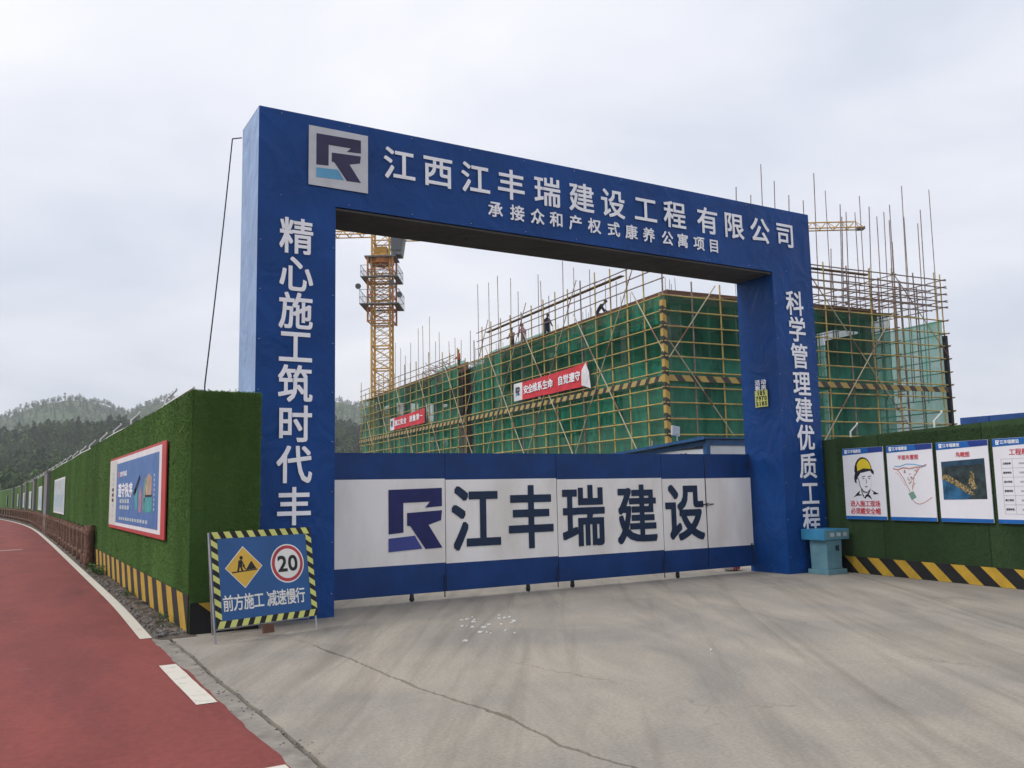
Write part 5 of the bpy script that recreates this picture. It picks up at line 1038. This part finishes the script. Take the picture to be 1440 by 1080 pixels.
# ================================================================== SITE ENTRANCE CANOPY, CABIN
def canopy():
    o = thing('entrance_canopy', (17.6, 20, 0), 'blue steel entry canopy with white panels behind the gate', 'canopy'); x0, x1, y0, y1 = 16.68, 18.9, 18.1, 22.1
    for x in (x0, x1):
        for y in (y0, y1): MB().box(x - .07, x + .07, y - .07, y + .07, 0, 2.86 if y == y0 else 2.6).build('post', 'canopy_blue', o)
    MB().hexa([(x0 + sx * .06, yy, zz - (.27 if yy > 20 else 0)) for zz in (2.70, 2.84) for sx, yy in ((-1, y0 + .071), (1, y0 + .071), (1, y1 - .071), (-1, y1 - .071))]).build('side_beam', 'canopy_blue', o); MB().box(x0 + .071, x1 - .071, y0 - .06, y0 + .06, 2.70, 2.84).build('front_beam', 'canopy_blue', o)
    MB().hexa([(xx, yy, zz - (.29 if yy > 20 else 0)) for zz in (2.87, 2.91) for xx, yy in ((x0 - .2, y0 - .15), (x1 + .2, y0 - .15), (x1 + .2, y1 + .3), (x0 - .2, y1 + .3))]).build('roof_sheet', 'canopy_blue', o); MB().hexa([(xx, yy, zz - (.29 if yy > 20 else 0)) for zz in (2.85, 2.93) for xx, yy in ((x0 - .23, y0 - .15), (x0 - .202, y0 - .15), (x0 - .202, y1 + .3), (x0 - .23, y1 + .3))]).build('roof_edge', 'canopy_blue', o)
    MB().bar((x0, y0 + .45, 2.69), (x0, y0 + .06, 2.4), .02, 6).build('knee_brace', 'canopy_blue', o)
    MB().box(x0 + .071, x1 - .071, y0 - .02, y0 + .02, .1, 2.69).build('front_panel', 'cabin_white', o)
    for a, b in ((y0 + .071, y0 + 2.4), (y0 + 2.5, y1 - .071)):
        MB().box(x0 - .02, x0 + .02, a, b, .1, 2.60 if a < 20 else 2.40).build('side_panel', 'cabin_white', o)
    F = frame((x0 - .022, 0, 0), (0, -1, 0), (0, 0, 1), (-1, 0, 0))
    for r_, z in ((0, 2.47), (1, 2.36)):
        for k in range(8):
            y = 20.3 - k * .185; w_ = .13
            for s_ in range(3): MB().fbox(F, -y, -y + w_, z - .04 + s_ * .032, z - .022 + s_ * .032, 0, .003).build('text_mark', 'hat_dark' if r_ else 'formwork', o)
            MB().fbox(F, -y + .05, -y + .075, z - .045, z + .05, .003, .005).build('text_mark', 'hat_dark', o)
    MB().bar((x0 - .1, 20.3, 2.7), (x0 - .1, 20.3, 2.95), .02, 6).build('lamp_stem', 'galvanised', o)
canopy()
fl = thing('floodlight', (16.9, 19.55, 2.9), 'white floodlight tilted on the canopy roof', 'floodlight')
MB().bar((16.9, 19.55, 2.9), (16.9, 19.55, 3.12), .02, 6).build('stem', 'galvanised', fl); MB().hexa([Vector((16.9, 19.55, 3.2)) + Vector(v) for v in ((-.13, .05, -.13), (.13, .02, -.17), (.13, .09, -.17), (-.13, .12, -.13), (-.16, .0, .15), (.10, -.03, .11), (.10, .04, .11), (-.16, .07, .15))]).build('lamp_head', 'cabin_white', fl, .01)
def cabin():
    o = thing('site_cabin', (20, 7, 0), 'blue roofed site cabin peeking over the right turf wall', 'cabin'); x0 = 19.0
    za = on(1350, 589, (x0, 0, 0), (1, 0, 0)); zt = za.z; ya = za.y
    MB().box(x0 + .25, x0 + 5.5, -2, ya - .3, 0, zt - .25).build('wall', 'cabin_white', o); MB().hexa([(x0, -2.4, zt - .24), (x0 + 5.8, -2.4, zt - .24), (x0 + 5.8, ya, zt - .24), (x0, ya, zt - .24), (x0 + 0, -2.4, zt + .02), (x0 + 5.8, -2.4, zt + .30), (x0 + 5.8, ya, zt + .30), (x0 + 0, ya, zt + .02)]).build('roof', 'cabin_blue', o)
    for y in np.arange(-2, ya, .9): MB().box(x0 - .02, x0 + .0, y, y + .04, zt - .23, zt + .01).build('roof_rib', 'cabin_blue', o)
    for y in (0, 3.5):
        wdw = MB().box(x0 + .2, x0 + .25, y, y + 1.4, 1.0, 2.2).build('window', 'galvanised', o); MB().box(x0 + .185, x0 + .2, y + .08, y + 1.32, 1.08, 2.12).build('pane', 'glass_dark', wdw)
cabin()

# ================================================================== HAZE
hz = MB().box(-1300, 1300, -200, 1500, -1.5, 165).build('haze', None); tag(hz, kind='stuff')
hm = bpy.data.materials.new('haze_air'); hm.use_nodes = True; t = hm.node_tree; t.nodes.clear(); ho = nn(t, 'ShaderNodeOutputMaterial'); pv = nn(t, 'ShaderNodeVolumePrincipled')
pv.inputs['Density'].default_value = .0004; pv.inputs['Color'].default_value = (.93, .96, 1, 1); pv.inputs['Anisotropy'].default_value = .1; t.links.new(pv.outputs[0], ho.inputs['Volume']); hz.data.materials.append(hm)
